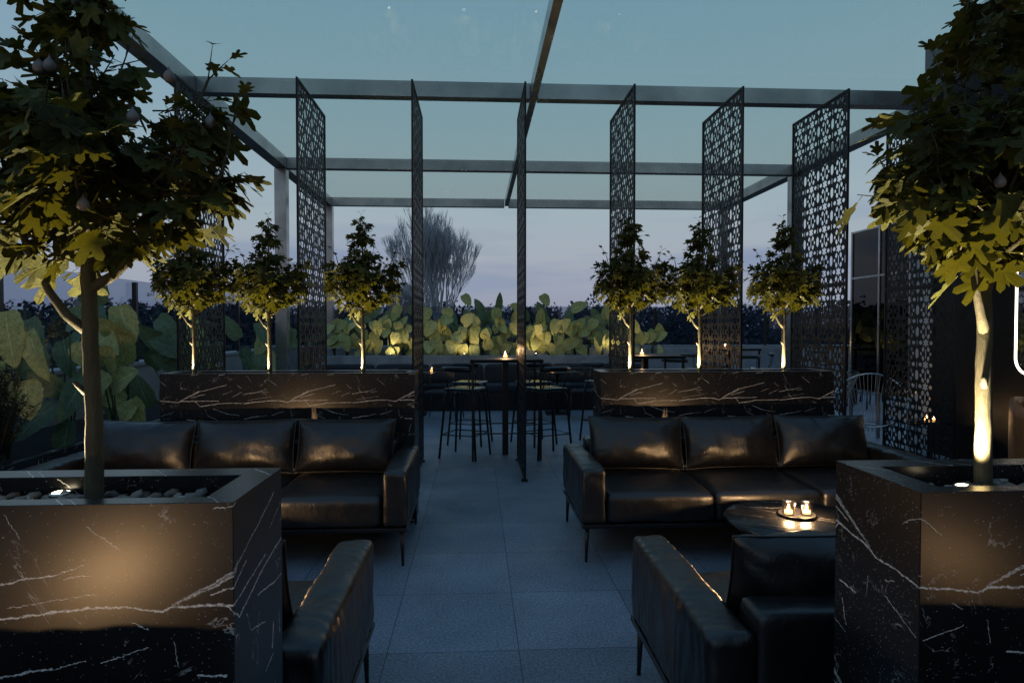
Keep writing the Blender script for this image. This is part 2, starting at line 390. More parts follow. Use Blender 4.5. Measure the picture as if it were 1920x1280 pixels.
def floor_mat():
    m,nt,p=newmat('grey_terrace_tiles'); co=objco(nt)
    mp=N(nt,'ShaderNodeMapping'); L(nt,co,mp.inputs[0]); mp.inputs['Location'].default_value=(-.196,-.35,0)
    br=N(nt,'ShaderNodeTexBrick'); L(nt,mp.outputs[0],br.inputs['Vector']); br.offset=0; br.inputs['Scale'].default_value=1
    br.inputs['Brick Width'].default_value=.608; br.inputs['Row Height'].default_value=.65; br.inputs['Mortar Size'].default_value=.0022; br.inputs['Mortar Smooth'].default_value=.2
    br.inputs['Color1'].default_value=(.155,.18,.21,1); br.inputs['Color2'].default_value=(.215,.245,.285,1); br.inputs['Mortar'].default_value=(.03,.03,.032,1)
    big=ramp_(nt,noise_(nt,co,1.6,6,.62).outputs[0],[(.3,(.78,)*3),(.7,(1.2,)*3)])
    fine=ramp_(nt,noise_(nt,co,75,6,.85).outputs[0],[(.36,(.35,)*3),(.5,(1,)*3),(.64,(1.75,)*3)])
    c=mix_(nt,1,mix_(nt,1,br.outputs[0],big.outputs[0],'MULTIPLY'),fine.outputs[0],'MULTIPLY')
    vo=N(nt,'ShaderNodeTexVoronoi'); vo.inputs['Scale'].default_value=70; L(nt,co,vo.inputs['Vector']); s1=N(nt,'ShaderNodeSeparateColor'); L(nt,vo.outputs['Color'],s1.inputs[0])
    sp=math_(nt,'MULTIPLY',math_(nt,'LESS_THAN',vo.outputs['Distance'],.14),math_(nt,'GREATER_THAN',s1.outputs[0],.55))
    spk=mix_(nt,s1.outputs[1],(.02,.02,.022),(.32,.33,.34)); c=mix_(nt,math_(nt,'MULTIPLY',sp,.7),c,spk)
    L(nt,c,p.inputs['Base Color'])
    r=ramp_(nt,noise_(nt,co,3,5,.6).outputs[0],[(.3,(.42,)*3),(.7,(.62,)*3)]); L(nt,r.outputs[0],p.inputs['Roughness'])
    b1=bump_(nt,br.outputs['Fac'],-.5,.004,None); bump_(nt,noise_(nt,co,150,3).outputs[0],.12,.003,p,b1)
    return m
M_FLOOR=floor_mat()

# ------------------------------------------------------------------ setting
def plane(name,x0,x1,y0,y1,z0,z1,mat,label=None):
    b=MB(); b.box(x0,x1,y0,y1,z0,z1); o=b.build(name,mat); tag(o,label,None,None,'structure'); return o
tag(plane('terrace_floor',-4.85,12,-5,15.0,-.3,0,M_FLOOR),kind='structure')
g=MB(); n=60; rr=[40*1.13**i for i in range(40)]
# far ground: one big sheet well below the terrace
gv=[];gf=[];S=2500
for j in range(n+1):
    for i in range(n+1):
        x=(i/n*2-1); y=(j/n*2-1); x=math.copysign(abs(x)**2.2,x)*S; y=math.copysign(abs(y)**2.2,y)*S
        d=math.hypot(x,y); z=-6+ (0 if d<120 else noise.noise(Vector((x*.004,y*.004,3)))*6*min(1,(d-120)/500))
        gv.append((x,y,z))
for j in range(n):
    for i in range(n):
        a=j*(n+1)+i; gf.append((a,a+1,a+n+2,a+n+1))
g.add(gv,gf,True); tag(g.build('ground',simple('dark_fields',(.03,.032,.026),.95,0,.4,.02)),'dark fields stretching away beyond the terrace',None,None,'structure')

# far tree masses: leafy blobs of uneven height (a mass nobody could count)
fb=MB(); rnd=random.Random(3)
for k in range(560):
    a=R(rnd.uniform(-75,75)); D=rnd.uniform(85,170)
    x=math.sin(a)*D; y=math.cos(a)*D; h=7.3+.032*D+rnd.uniform(-.9,.6)
    if rnd.random()<.06: h+=rnd.uniform(.6,2.2)
    w=rnd.uniform(2.5,6)*D/100
    for q in range(24):
        cx=x+rnd.gauss(0,w*.6); cyy=y+rnd.gauss(0,w*.3); cz=-6+rnd.uniform(.15,1)*h*(1-.12*abs(cx-x)/w)
        r=rnd.uniform(.5,1.3)*D/100
        for t in range(16):
            d=Vector((rnd.gauss(0,1),rnd.gauss(0,1),rnd.gauss(0,1))).normalized(); c0=Vector((cx,cyy,cz))+d*r*rnd.uniform(.3,1)
            s=r*rnd.uniform(.12,.34); e1=Vector((rnd.gauss(0,1),rnd.gauss(0,1),rnd.gauss(0,1))).normalized(); e2=e1.orthogonal().normalized()
            fb.add([c0+e1*s,c0+e2*s,c0-e1*s,c0-e2*s],[(0,1,2,3)],False)
tag(fb.build('distant_woodland',M_FARB),'dark far-off belt of trees along the horizon beyond the glass railing','woodland',None,'stuff')

def bare_tree(name,x,y,hgt,spread,seed,label,cat='tree',lmax=7):
    r=random.Random(seed); t=empty(name,(x,y,-6)); tag(t,label,cat,'bare trees on the horizon')
    tr=MB(); cr=MB()
    def grow(p,d,L_,rad,lv):
        rad=max(rad,.012)
        pts=[p]; q=p.copy(); dd=d.copy()
        for i in range(3):
            dd=(dd+Vector((r.gauss(0,.10),r.gauss(0,.10),.05))).normalized(); q=q+dd*L_/3; pts.append(q.copy())
        (tr if lv<3 else cr).tube(pts,[rad,rad*.85,rad*.75,rad*.6],6 if lv<2 else 3,False)
        if lv>=lmax: return
        nb=[4,4,3,3,3,3,3,3][lv]
        for k in range(nb):
            az=r.uniform(0,2*PI); an=r.uniform(.15,.55) if k else .12
            o=dd.orthogonal().normalized(); o.rotate(Matrix.Rotation(az,3,dd)); nd=(dd*math.cos(an)+o*math.sin(an)*spread)
            nd.z+=.18; nd.normalize()
            st=pts[-1] if k==0 else pts[r.choice((2,3,3))]
            grow(st,nd,L_*r.uniform(.66,.86),rad*(.66 if k==0 else .52),lv+1)
    grow(Vector((0,0,0)),Vector((0,0,1)),hgt*.21,hgt*.02,0)
    tr.build('trunk',M_TWIG,t); cr.build('crown',M_TWIG,t)
    return t
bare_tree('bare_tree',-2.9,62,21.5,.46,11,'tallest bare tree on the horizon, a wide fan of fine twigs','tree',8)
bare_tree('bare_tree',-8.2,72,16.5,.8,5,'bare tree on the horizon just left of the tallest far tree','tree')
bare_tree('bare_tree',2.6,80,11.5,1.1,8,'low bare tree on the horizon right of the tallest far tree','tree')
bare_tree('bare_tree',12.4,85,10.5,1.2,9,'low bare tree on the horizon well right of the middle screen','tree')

# ---- parapets with glass balustrades
def balustrade(a,b,z0,z1,posts,label,wall_t=.22):
    a=Vector(a); b=Vector(b); d=(b-a); Ln=d.length; d.normalize(); nrm=Vector((-d.y,d.x,0))
    t=empty('glass_balustrade',(a.x,a.y,z0)); tag(t,label,'railing','glass balustrades on the parapet')
    off=Vector((a.x,a.y,z0))
    gb=MB(); gb.bar(Vector((a.x,a.y,(z0+z1)/2+.01))-off,Vector((b.x,b.y,(z0+z1)/2+.01))-off,.012,z1-z0-.02); gb.build('glass_pane',M_RAIL,t)
    for s in posts:
        p=a+d*s-nrm*.045; pb=MB(); pb.box(p.x-off.x-.028,p.x-off.x+.028,p.y-off.y-.028,p.y-off.y+.028,0,z1-z0-.03)
        pb.build('post',M_BLACK,t)
    return t
def parapet(x0,x1,y0,y1,z,label):
    b=MB(); b.box(x0,x1,y0,y1,0,z); b.box(x0-.03,x1+.03,y0-.03,y1+.03,z,z+.05); tag(b.build('parapet_wall',M_PALE,bevel=.006),label,'wall')
parapet(-4.85,-4.60,-1,14.68,.97,'pale grey parapet wall along the left edge of the terrace')
parapet(-4.85,11.9,14.74,14.98,1.02,'pale grey parapet wall across the far end of the terrace')
balustrade((-4.73,-1,0),(-4.73,14.7,0),1.02,2.14,[2.5,5.0,7.6,10.13,12.2,13.94,15.5],'grey glass balustrade with black posts along the left parapet')
balustrade((-4.8,14.86,0),(11.8,14.86,0),1.07,1.97,[.1,1.7,3.1,4.5,5.2,6.5,7.9,8.97,10.3,11.6,12.9,14.2,15.5],'grey glass balustrade with thin black posts along the far parapet')

# ---- pergola
pg=empty('pergola',(1.15,10.6,0)); tag(pg,'open grey steel pergola frame with a glass roof over the terrace','pergola')
def pbox(nm,x0,x1,y0,y1,z0,z1,mat=M_STEEL,bev=.004):
    b=MB(); b.box(x0-1.15,x1-1.15,y0-10.6,y1-10.6,z0,z1); return b.build(nm,mat,pg,bevel=bev)
ZB,ZT=4.10,4.28
pbox('side_beam',-3.29,-3.10,1.5,14.1,ZB,ZT); pbox('side_beam',5.39,5.58,7.72,14.1,ZB,ZT)
pbox('centre_beam',.62,.70,1.5,13.99,ZB+.01,ZT-.003)
for y in (3.95,7.38,10.80,14.05):
    for (xa,xb) in ((-3.10,.617),(.703,5.39)):
        if y<7: continue
        pbox('cross_beam',xa+.001,xb-.001,y,y+.14 if y<14 else y+.12,ZB,ZT-.002)
pbox('cross_beam',-3.099,.617,3.95,4.09,ZB,ZT-.002); pbox('cross_beam',.703,5.39,3.95,4.09,ZB,ZT-.002)
for (x,y) in ((-3.30,3.9),(-3.30,10.78),(-3.23,13.98),(5.40,10.78),(5.40,13.98)):
    w=.19 if y<13 else .16
    pbox('column',x,x+w,y,y+.17,0,ZB-.001 if x>-3 or y>3 else ZB-.001)
for (ya,yb) in ((1.55,3.95),(4.09,7.38),(7.52,10.80),(10.94,14.05)):
    for (xa,xb) in ((-3.10,.62),(.70,5.39)):
        pbox('roof_pane',xa+.005,xb-.005,ya+.005,yb-.005,ZT-.04,ZT-.03,M_ROOF,0)

# ---- perforated screens: star lattice cut as real bars
def clip_poly(P,x0,x1,y0,y1):
    for ax,lim,sg in ((0,x0,1),(0,x1,-1),(1,y0,1),(1,y1,-1)):
        out=[]
        for i in range(len(P)):
            a,b=P[i-1],P[i]; ia=(a[ax]-lim)*sg>=0; ib=(b[ax]-lim)*sg>=0
            if ia!=ib:
                t=(lim-a[ax])/(b[ax]-a[ax]); out.append((a[0]+(b[0]-a[0])*t,a[1]+(b[1]-a[1])*t))
            if ib: out.append(b)
        P=out
        if len(P)<3: return None
    ar=abs(sum(P[i-1][0]*P[i][1]-P[i][0]*P[i-1][1] for i in range(len(P))))/2
    return P if ar>5e-5 else None
def hexa(cx,cy,hl,hw,ang,sh=.5):   # hexagonal petal, long axis at ang
    c,s_=math.cos(ang),math.sin(ang)
    return [(cx+x*c-y*s_,cy+x*s_+y*c) for x,y in ((-hl,0),(-hl*sh,-hw),(hl*sh,-hw),(hl,0),(hl*sh,hw),(-hl*sh,hw))]
def lattice_plate(W,z0,z1,rows,name):
    cols=4.0; w=W/cols; h=(z1-z0)/rows; hol=[]
    for i in range(-1,6):
        for j in range(-1,rows+1):
            cx=(i+.5)*w; cy=z0+(j+.5)*h; k=w/.248
            st=[]
            for q in range(12):
                rr_=(.052 if q%2==0 else .028)*k; a=PI/2+q*PI/6; st.append((cx+rr_*math.cos(a),cy+rr_*math.sin(a)))
            hol.append(st)
            for q in range(6):
                a=q*PI/3; hol.append(hexa(cx+.073*k*math.cos(a),cy+.073*k*math.sin(a),.029*k,.0195*k,a,.45))
            hol.append(hexa(cx,cy+h/2,h/2-.062,.012,PI/2,.75))
            hol.append(hexa(cx+w/2,cy,.036*k,.0085*k,PI/2,.6))
            hol.append(hexa(cx+w/2,cy+h/2,.058*k,.026*k,PI/2,.5))
            for sg in (-1,1): hol.append(hexa(cx+sg*.066*k,cy+h/2,.022*k,.017*k,PI/2,.3))
    cu=bpy.data.curves.new(name,'CURVE'); cu.dimensions='2D'; cu.fill_mode='BOTH'; cu.extrude=.003; cu.resolution_u=1
    def spl(P):
        sp_=cu.splines.new('POLY'); sp_.points.add(len(P)-1)
        for n_,(x,y) in enumerate(P): sp_.points[n_].co=(x,y,0,1)
        sp_.use_cyclic_u=True
    spl([(0,z0),(W,z0),(W,z1),(0,z1)])
    m_=.010
    for P in hol:
        P=clip_poly(P,m_,W-m_,z0+m_,z1-m_)
        if P: spl(P)
    ob=bpy.data.objects.new(name,cu); C.objects.link(ob); dg=bpy.context.evaluated_depsgraph_get(); me=bpy.data.meshes.new_from_object(ob.evaluated_get(dg))
    bpy.data.objects.remove(ob); bpy.data.curves.remove(cu)
    me.transform(Matrix.Rotation(PI/2,4,'X')); return me
def make_screen():
    t=empty('lattice_screen'); W,H_=1.12,3.83
    f=MB(); fw=.022
    f.box(0,fw,-.009,.009,.02,H_); f.box(W-fw,W,-.009,.009,.02,H_)
    f.box(fw,W-fw,-.009,.009,.02,.02+fw); f.box(fw,W-fw,-.009,.009,H_-fw,H_); f.box(fw,W-fw,-.009,.009,1.915,1.94)
    f.build('screen_frame',M_LATT,t)
    for i in (0,1):
        z0,z1=((.042,1.915),(1.94,H_-fw))[i]
        me=lattice_plate(W-2*fw,z0,z1,8,'lattice_panel'); me.materials.clear(); me.materials.append(M_LATT)
        o=bpy.data.objects.new('lattice_panel',me); C.objects.link(o); o.parent=t; o.location=(fw,0,0)
    for x in (.08,W-.08):
        s=MB(); s.box(x-.03,x+.03,-.03,.03,0,.019); s.build('floor_shoe',M_BLACK,t)
    return t
scr=make_screen()
SL=['perforated black screen farthest left, behind the leftmost small tree','perforated black screen between the two leftmost small trees of the left marble planter',
 'narrow-looking black screen at the right end of the left marble planter','black screen standing edge-on in the middle of the walkway',
 'black perforated screen behind the leftmost small tree of the right planter','black perforated screen behind the middle small tree of the right planter',
 'wide-looking black perforated screen beside the rightmost small tree of the right planter','black perforated screen nearest the dark building, behind the large right tree']
for i,x in enumerate((-2.775,-1.67,-.601,.469,1.523,2.588,3.645,4.767)):
    o=scr if i==0 else copy_tree(scr)
    o.location=(x,6.15,0); o.rotation_euler=(0,0,R(90)); tag(o,SL[i],'screen','perforated black screens under the pergola')

# ---- planters
def planter(x0,x1,y0,y1,label,pebbles,lite=True):
    W=x1-x0; D=y1-y0; H_=1.15
    t=empty('marble_planter',(x0,y0,0)); tag(t,label,'planter','black marble planters')
    rf,rb,rs=.045,.075,.07; zi=1.03
    ix0,ix1,iy0,iy1=rs,W-rs,rf,D-rb
    b=MB()
    vs=[(0,0,0),(W,0,0),(W,D,0),(0,D,0),(0,0,H_),(W,0,H_),(W,D,H_),(0,D,H_),(ix0,iy0,H_),(ix1,iy0,H_),(ix1,iy1,H_),(ix0,iy1,H_),(ix0,iy0,zi),(ix1,iy0,zi),(ix1,iy1,zi),(ix0,iy1,zi)]
    fs=[(0,1,5,4),(1,2,6,5),(2,3,7,6),(3,0,4,7),(4,5,9,8),(5,6,10,9),(6,7,11,10),(7,4,8,11),(8,9,13,12),(9,10,14,13),(10,11,15,14),(11,8,12,15),(12,13,14,15),(3,2,1,0)]
    b.add(vs,fs); b.build('marble_box',M_MARBLE,t,bevel=.0015)
    s=MB(); s.box(ix0+.001,ix1-.001,iy0+.001,iy1-.001,zi+.001,1.098); s.build('soil',M_SOIL,t)
    if pebbles:
        pm=MB(); r=random.Random(int(x0*100))
        for k in range(pebbles):
            bm=bmesh.new(); bmesh.ops.create_icosphere(bm,subdivisions=1,radius=1)
            q=Euler((r.uniform(-.6,.6),r.uniform(-.6,.6),r.uniform(0,6))).to_matrix(); sz=r.uniform(.009,.019)
            cx=r.uniform(ix0+.015,ix1-.015); cyy=r.uniform(iy0+.015,iy1-.015); cz=1.102+r.uniform(0,.012)
            vs=[]
            for v in bm.verts:
                p=v.co*(1+.25*noise.noise(v.co*1.5+Vector((k,0,0)))); p=Vector((p.x*1.25,p.y*.9,p.z*.6))*sz; vs.append(q@p+Vector((cx,cyy,cz)))
            bm.verts.index_update(); pm.add(vs,[tuple(v.index for v in f.verts) for f in bm.faces],True); bm.free()
        m,nt,p=newmat('mixed_river_pebbles'); gg=N(nt,'ShaderNodeNewGeometry')
        c=ramp_(nt,gg.outputs['Random Per Island'],[(0,(.03,.027,.024)),(.3,(.20,.18,.15)),(.55,(.12,.065,.035)),(.8,(.30,.28,.25)),(1,(.18,.095,.045))]); L(nt,c.outputs[0],p.inputs['Base Color']); p.inputs['Roughness'].default_value=.5
        o=pm.build('pebbles',m,None,(x0,y0,0)); tag(o,'loose rounded pebbles filling the marble planter '+pebl[x0<0],'pebbles',None,'stuff')
pebl={True:'at the near left',False:'at the near right'}
planter(-2.375,-.486,1.307,1.625,'black marble planter at the near left with a broad warm glow on its face',520)
planter(.942,2.80,1.307,1.63,'black marble planter at the near right, side face turned to the walkway',520)
planter(-2.365,-.472,4.94,5.27,'long black marble planter behind the far left sofa, holding three small trees',0)
planter(.965,2.83,4.94,5.27,'long black marble planter behind the far right sofa, holding three small trees',0)

# ---- small fig trees
def fig_leaf(mb,base,dirv,up,size,r):
    d=dirv.normalized(); s=d.cross(up)
    if s.length<.01: s=d.orthogonal()
    s.normalize(); n=s.cross(d)
    L5=[(0,1.0,.30),(R(48),.86,.27),(-R(48),.86,.27),(R(100),.58,.30),(-R(100),.58,.30)]
    K=30; vs=[]; c=(0,.38); bend=r.uniform(.1,.5); fold=r.uniform(-.1,.45); tw=r.uniform(-.3,.3)
    def P(x,y):
        z=-bend*y*y*.6+fold*abs(x)*.8+tw*x*y
        return base+(s*x+d*y+n*z)*size
    vs.append(P(0,.38)); mb.uv.append((.5,.38))
    for k in range(K):
        t=2*PI*k/K-PI
        rr_=.24
        for (a,l,w) in L5:
            dd=(t-a+PI)%(2*PI)-PI; rr_=max(rr_,.24+(l*.62-.24)*math.exp(-(dd/w)**4)*(1+.06*math.sin(t*17+tw*9)))
        if abs(abs(t)-PI)<.25: rr_=.34
        vs.append(P(math.sin(t)*rr_,.38+math.cos(t)*rr_)); mb.uv.append((.5+math.sin(t)*rr_,.38+math.cos(t)*rr_))
    mb.add(vs,[(0,1+k,1+(k+1)%K) for k in range(K)],False)
def make_tree():
    r=random.Random(21); t=empty('fig_tree')
    tk=MB(); fo=MB()
    trunk=[(0,0,-.03),(.001,0,.05),(.003,.002,.2),(-.002,.002,.33),(-.003,0,.42),(-.006,.002,.52),(-.008,.004,.68),(.004,0,.85),(-.004,.004,1.02),(.004,0,1.22)]
    tr_=[.0240,.0205,.0190,.0178,.0172,.0165,.0135,.010,.006,.002]
    # knobbly trunk
    pts=[];rad=[]
    for i in range(len(trunk)-1):
        for k in range(4):
            f=k/4; a=Vector(trunk[i]); b=Vector(trunk[i+1]); p=a.lerp(b,f); pts.append(p+Vector((noise.noise(p*20),noise.noise(p*20+Vector((5,5,5))),0))*.003)
            rad.append((tr_[i]*(1-f)+tr_[i+1]*f)*(1+.10*noise.noise(p*30)))
    pts.append(Vector(trunk[-1])); rad.append(.002); tk.tube(pts,rad,12)
    tk.tube([(-.012,-.004,.27),(-.030,-.010,.290),(-.034,-.012,.296)],[.008,.006,.005],7)     # cut stub
    limbs=[[(-.01,0,.405),(-.05,-.01,.44),(-.085,-.015,.49),(-.13,-.02,.58),(-.165,-.02,.70),(-.20,-.01,.82),(-.235,0,.96)],
           [(.0,0,.50),(.05,.01,.53),(.095,.015,.575),(.13,.02,.64),(.17,.02,.74),(.22,.01,.84),(.28,.0,.96)],
           [(0,0,.56),(.03,-.06,.62),(.05,-.13,.70),(.06,-.19,.82)],[(0,0,.57),(-.03,.07,.62),(-.05,.14,.70),(-.07,.20,.80)],
           [(0,0,.62),(-.06,-.05,.68),(-.10,-.10,.76),(-.12,-.13,.86)],[(0,0,.64),(.07,.06,.70),(.11,.11,.78),(.13,.15,.88)],
           [(.11,.02,.6),(.19,.0,.63),(.27,-.01,.68),(.32,-.02,.76),(.345,-.02,.86)],[(-.11,-.02,.55),(-.19,-.03,.60),(-.26,-.03,.67),(-.30,-.02,.76)],
           [(0,0,.80),(-.05,.02,.88),(-.09,.02,.98)],[(0,0,.82),(.06,-.02,.90),(.10,-.02,1.0)],[(0,0,.74),(.02,-.08,.82),(.03,-.13,.92)]]
    lr=[.0125,.0125,.008,.008,.007,.007,.007,.007,.006,.006,.006]
    for lb,r0 in zip(limbs,lr):
        n=len(lb); tk.tube(lb,[r0*(1-.75*i/(n-1)) for i in range(n)],8)
    # leaves along twigs inside the silhouette of the crown
    clumps=[(0,0,1.20,.045,.07,7),(.0,0,1.10,.085,.08,12),(.0,.0,.575,.09,.04,4),(-.15,0,.60,.07,.05,4),(.13,0,.61,.07,.05,4),(-.01,0,.96,.145,.08,17),(-.03,.0,.86,.18,.09,22),(.03,0,.78,.19,.09,24),(-.02,0,.69,.19,.07,18),(.0,0,.63,.14,.05,9),
            (-.245,0,.84,.055,.11,8),(-.20,0,.72,.09,.09,12),(.25,0,.86,.06,.11,10),(.21,0,.74,.10,.10,14),(.04,-.17,.80,.09,.10,10),(-.05,.18,.80,.09,.10,8),(.13,.12,.86,.08,.09,6),(-.12,-.12,.86,.08,.09,7),
            (.29,0,.74,.04,.06,3),(-.27,0,.70,.04,.05,3)]
    twig=MB()
    for (cx,cy_,cz,rx,rz,cnt) in clumps:
        for k in range(int(cnt*1.32)):
            while True:
                q=Vector((r.uniform(-1,1),r.uniform(-1,1),r.uniform(-1,1)))
                if q.length<=1: break
            q*=.6+.45*r.random()
            c0=Vector((cx+q.x*rx,cy_+q.y*rx,cz+q.z*rz))
            out=Vector((c0.x,c0.y,0))
            if out.length<.03: out=Vector((r.gauss(0,1),r.gauss(0,1),0))
            out.normalize(); out.rotate(Matrix.Rotation(r.uniform(-.7,.7),3,'Z'))
            ax=(out+Vector((0,0,r.uniform(-.1,.8)))).normalized()       # the sprig's own stem
            tip=c0+ax*.05; twig.tube([c0-ax*.05,c0,tip],[.0020,.0016,.0010],4)
            for m in range(r.choice((3,4,5))):
                p=c0+ax*r.uniform(-.035,.055)
                d=out.copy(); d.rotate(Matrix.Rotation(r.uniform(-1.9,1.9),3,'Z')); d=(d+Vector((0,0,r.uniform(-1.15,.25)))).normalized()
                up=(Vector((0,0,1))+out*.4+Vector((r.gauss(0,.5),r.gauss(0,.5),0))).normalized()
                sz=(.042+.068*r.random()**1.3)*(.75 if cz>1.1 else 1)
                st_=p+d*.018; twig.tube([p,st_],[.0010,.0008],3,False); fig_leaf(fo,st_,d,up,sz,r)
    for lb in limbs+[[(0,0,1.15),(.01,0,1.20),(.004,0,1.235)]]:
        a=Vector(lb[-1]); pr=(a-Vector(lb[-2])).normalized()
        for q in range(2):
            d=(pr+Vector((r.gauss(0,.35),r.gauss(0,.35),.5))).normalized(); m1=a+d*.04; b=m1+(d+Vector((r.gauss(0,.4),r.gauss(0,.4),0))).normalized()*.035
            twig.tube([a,m1,b],[.0018,.0014,.0006],4); fig_leaf(fo,b,(d+Vector((r.gauss(0,.5),r.gauss(0,.5),-.4))),Vector((0,0,1)),.045,r); fig_leaf(fo,m1,Vector((r.gauss(0,1),r.gauss(0,1),-.3)),Vector((0,0,1)),.05,r)
    fo.build('foliage',M_FIG,t); tk.add(twig.v,twig.f,True); tk.build('trunk',M_BARK,t)
    for (x,y,z) in ((-.02,-.14,.935),(.005,-.145,.937),(.235,-.10,.935),(.175,-.14,.84),(-.19,-.1,.73),(.30,-.04,.86),(.08,-.16,.66)):
        fr=MB(); fr.lathe([(0,.019),(.0015,.014),(.004,.010),(.0095,.004),(.0125,-.003),(.0118,-.010),(.007,-.0155),(0,-.0165)],14)
        fr.build('fig',M_FRUIT,t,(x,y,z))
    return t
tree=make_tree()
spots=[(-.849,1.47,1.0,0,'large leafy tree at the near left, in the planter with the broad warm glow'),
 (1.238,1.50,1.0,.5,'large leafy tree at the near right, its trunk brightly lit at the base'),
 (-2.178,5.10,1.0,.0,'small uplit tree, leftmost of three in the far left planter'),(-1.607,5.10,1.0,0,'small uplit tree, middle one of three in the far left planter'),
 (-.887,5.10,1.0,0,'small uplit tree, rightmost of three in the far left planter'),(1.235,5.10,1.0,0,'small uplit tree, leftmost of three in the far right planter'),
 (1.80,5.10,1.0,0,'small uplit tree, middle one of three in the far right planter'),(2.50,5.10,1.0,0,'small uplit tree, rightmost of three in the far right planter')]
# uplights
def make_uplight():
    t=empty('planter_uplight'); b=MB(); b.lathe([(.0,0),(.022,0),(.024,.012),(.021,.014),(.018,.012),(0,.012)],20); b.build('housing',M_CHROME,t)
    l=MB(); l.lathe([(0.0175,.0125),(.010,.0150),(0,.0155)],20); l.build('lens',M_LAMP,t); return t
upl=make_uplight(); UPL_POS=[]
def add_spot(loc,power,size,rot=(PI,0,0),blend=.6,rad=.012,name='uplight_lamp'):
    ld=bpy.data.lights.new(name,'SPOT'); ld.energy=power; ld.color=(1,.80,.50); ld.spot_size=R(size); ld.spot_blend=blend; ld.shadow_soft_size=rad
    o=bpy.data.objects.new(name,ld); C.objects.link(o); o.location=loc; o.rotation_euler=rot; return o
for i,(x,y,s,rz,lab) in enumerate(spots):
    o=tree if i==0 else copy_tree(tree)
    o.location=(x,y,1.085); o.scale=((.92,.92,1.0) if i==0 else (.95,.95,1.0) if i==1 else (.86,.86,.99+.015*(i%3))); o.rotation_euler=(0,0,rz+(0 if i<2 else (i%3-1)*.12)); tag(o,lab,'tree','small fig trees in the marble planters')
    u=upl if i==0 else copy_tree(upl)
    ux,uy=((x-.105,y+.055) if i==0 else (x-.072,y-.030) if i==1 else (x-.062,y-.028))
    u.location=(ux,uy,1.108); tag(u,'small round uplight at the foot of the '+(lab.split(',')[0] if i<2 else lab.split(', ')[1].replace(' of three',' tree')),'light','uplights in the marble planters')
    s_=add_spot((0,0,.022),([72,26]+[22]*6)[i],84); s_.parent=u
    tgt=Vector((x+(.02 if i else .05)-ux,(y-uy),.62)); s_.rotation_euler=(-tgt).to_track_quat('Z','Y').to_euler()

# ---- sofas
def make_sofa():
    t=empty('leather_sofa'); W=2.43; D=.93; hx=W/2; hy=D/2
    f=MB(); f.box(-hx,hx,-hy,hy,.222,.246); f.build('base_frame',M_BLACK,t,bevel=.003)
    for sx in (-1,1):
        for sy in (-1,1):
            x=sx*(hx-.035); y=sy*(hy-.04); l=MB(); l.tube([(x+sx*.006,y+sy*.006,0),(x,y,.2215)],[.0085,.0155],12); l.build('leg',M_BLACK,t)
    for sx in (-1,1):
        a=MB(); xa,xb=(-hx,-hx+.15) if sx<0 else (hx-.15,hx)
        soft_box(a,xa,xb,-hy,hy,.249,.60,.028,(12,60,16),(.006,.004,.010),.0055,9,sx+2,ripple=.011); a.build('armrest',M_LEATHER,t)
    bk=MB(); soft_box(bk,-hx+.152,hx-.152,hy-.15,hy-.004,.249,.66,.022,(60,8,14),(0,.004,.006),.004,7,5); bk.build('backrest',M_LEATHER,t)
    iw=(W-.304)/3
    for k in range(3):
        xa=-hx+.152+k*iw
        s=MB(); soft_box(s,xa+.003,xa+iw-.003,-hy+.004,hy-.155,.249,.435,.035,(26,26,9),(.004,.006,.028),.007,6,11+k); s.build('seat_cushion',M_LEATHER,t)
        p=MB(); M=Matrix.Translation((xa+iw/2,hy-.265+.004*k,.645))@Matrix.Rotation(R(-17),4,'X')@Matrix.Rotation(R([1.2,-.8,.6][k]),4,'Y')
        pp=MB(); pillow(p,iw-.012,.385,.25,M,k+1,pp); po=p.build('back_cushion',M_LEATHER,t); pp.build('piping',M_LEATHER,po)
    return t
sofa=make_sofa()
for i,(x,y,rz,lab) in enumerate([(-1.648,4.475,0,'black leather sofa in front of the far left planter'),(1.885,4.475,0,'black leather sofa in front of the far right planter'),
   (-1.648,2.28,PI,'black leather sofa with its back against the near left planter'),(1.885,2.28,PI,'black leather sofa with its back against the near right planter'),
   (-1.648,.80,0,'black leather sofa on the near side of the near left planter'),(1.885,.80,0,'black leather sofa on the near side of the near right planter')]):
    o=sofa if i==0 else copy_tree(sofa); o.location=(x,y,0); o.rotation_euler=(0,0,rz); tag(o,lab,'sofa','black leather sofas')

# ---- coffee tables with tealights
def make_table():
    t=empty('coffee_table'); b=MB(); b.lathe([(0,.395),(.39,.395),(.40,.402),(.40,.414),(.394,.42),(0,.42)],72); b.build('marble_top',M_MARBLE_T,t)
    l=MB(); l.tube([(0,0,.018),(0,0,.394)],.035,20); l.build('pedestal',M_BLACK,t)
    k=MB(); k.lathe([(0,0),(.22,0),(.22,.008),(.04,.02),(0,.02)],40); k.build('base_disc',M_BLACK,t); return t
tab=make_table()
def make_candle():
    t=empty('tealight_holder')
    g_=MB(); g_.lathe([(0,.0),(.030,.0),(.033,.004),(.036,.085),(.034,.085),(.031,.010),(0,.008)],24); g_.build('glass_tumbler',M_CLEAR,t)
    w=MB(); w.lathe([(0,.0095),(.020,.0095),(.020,.026),(0,.026)],20); w.build('wax',M_GLOWW,t)
    f=MB(); f.lathe([(0,.028),(.004,.031),(.0062,.038),(.004,.050),(.001,.060),(0,.062)],12); f.build('flame',M_FLAME,t)
    return t
can=make_candle(); used=[False]
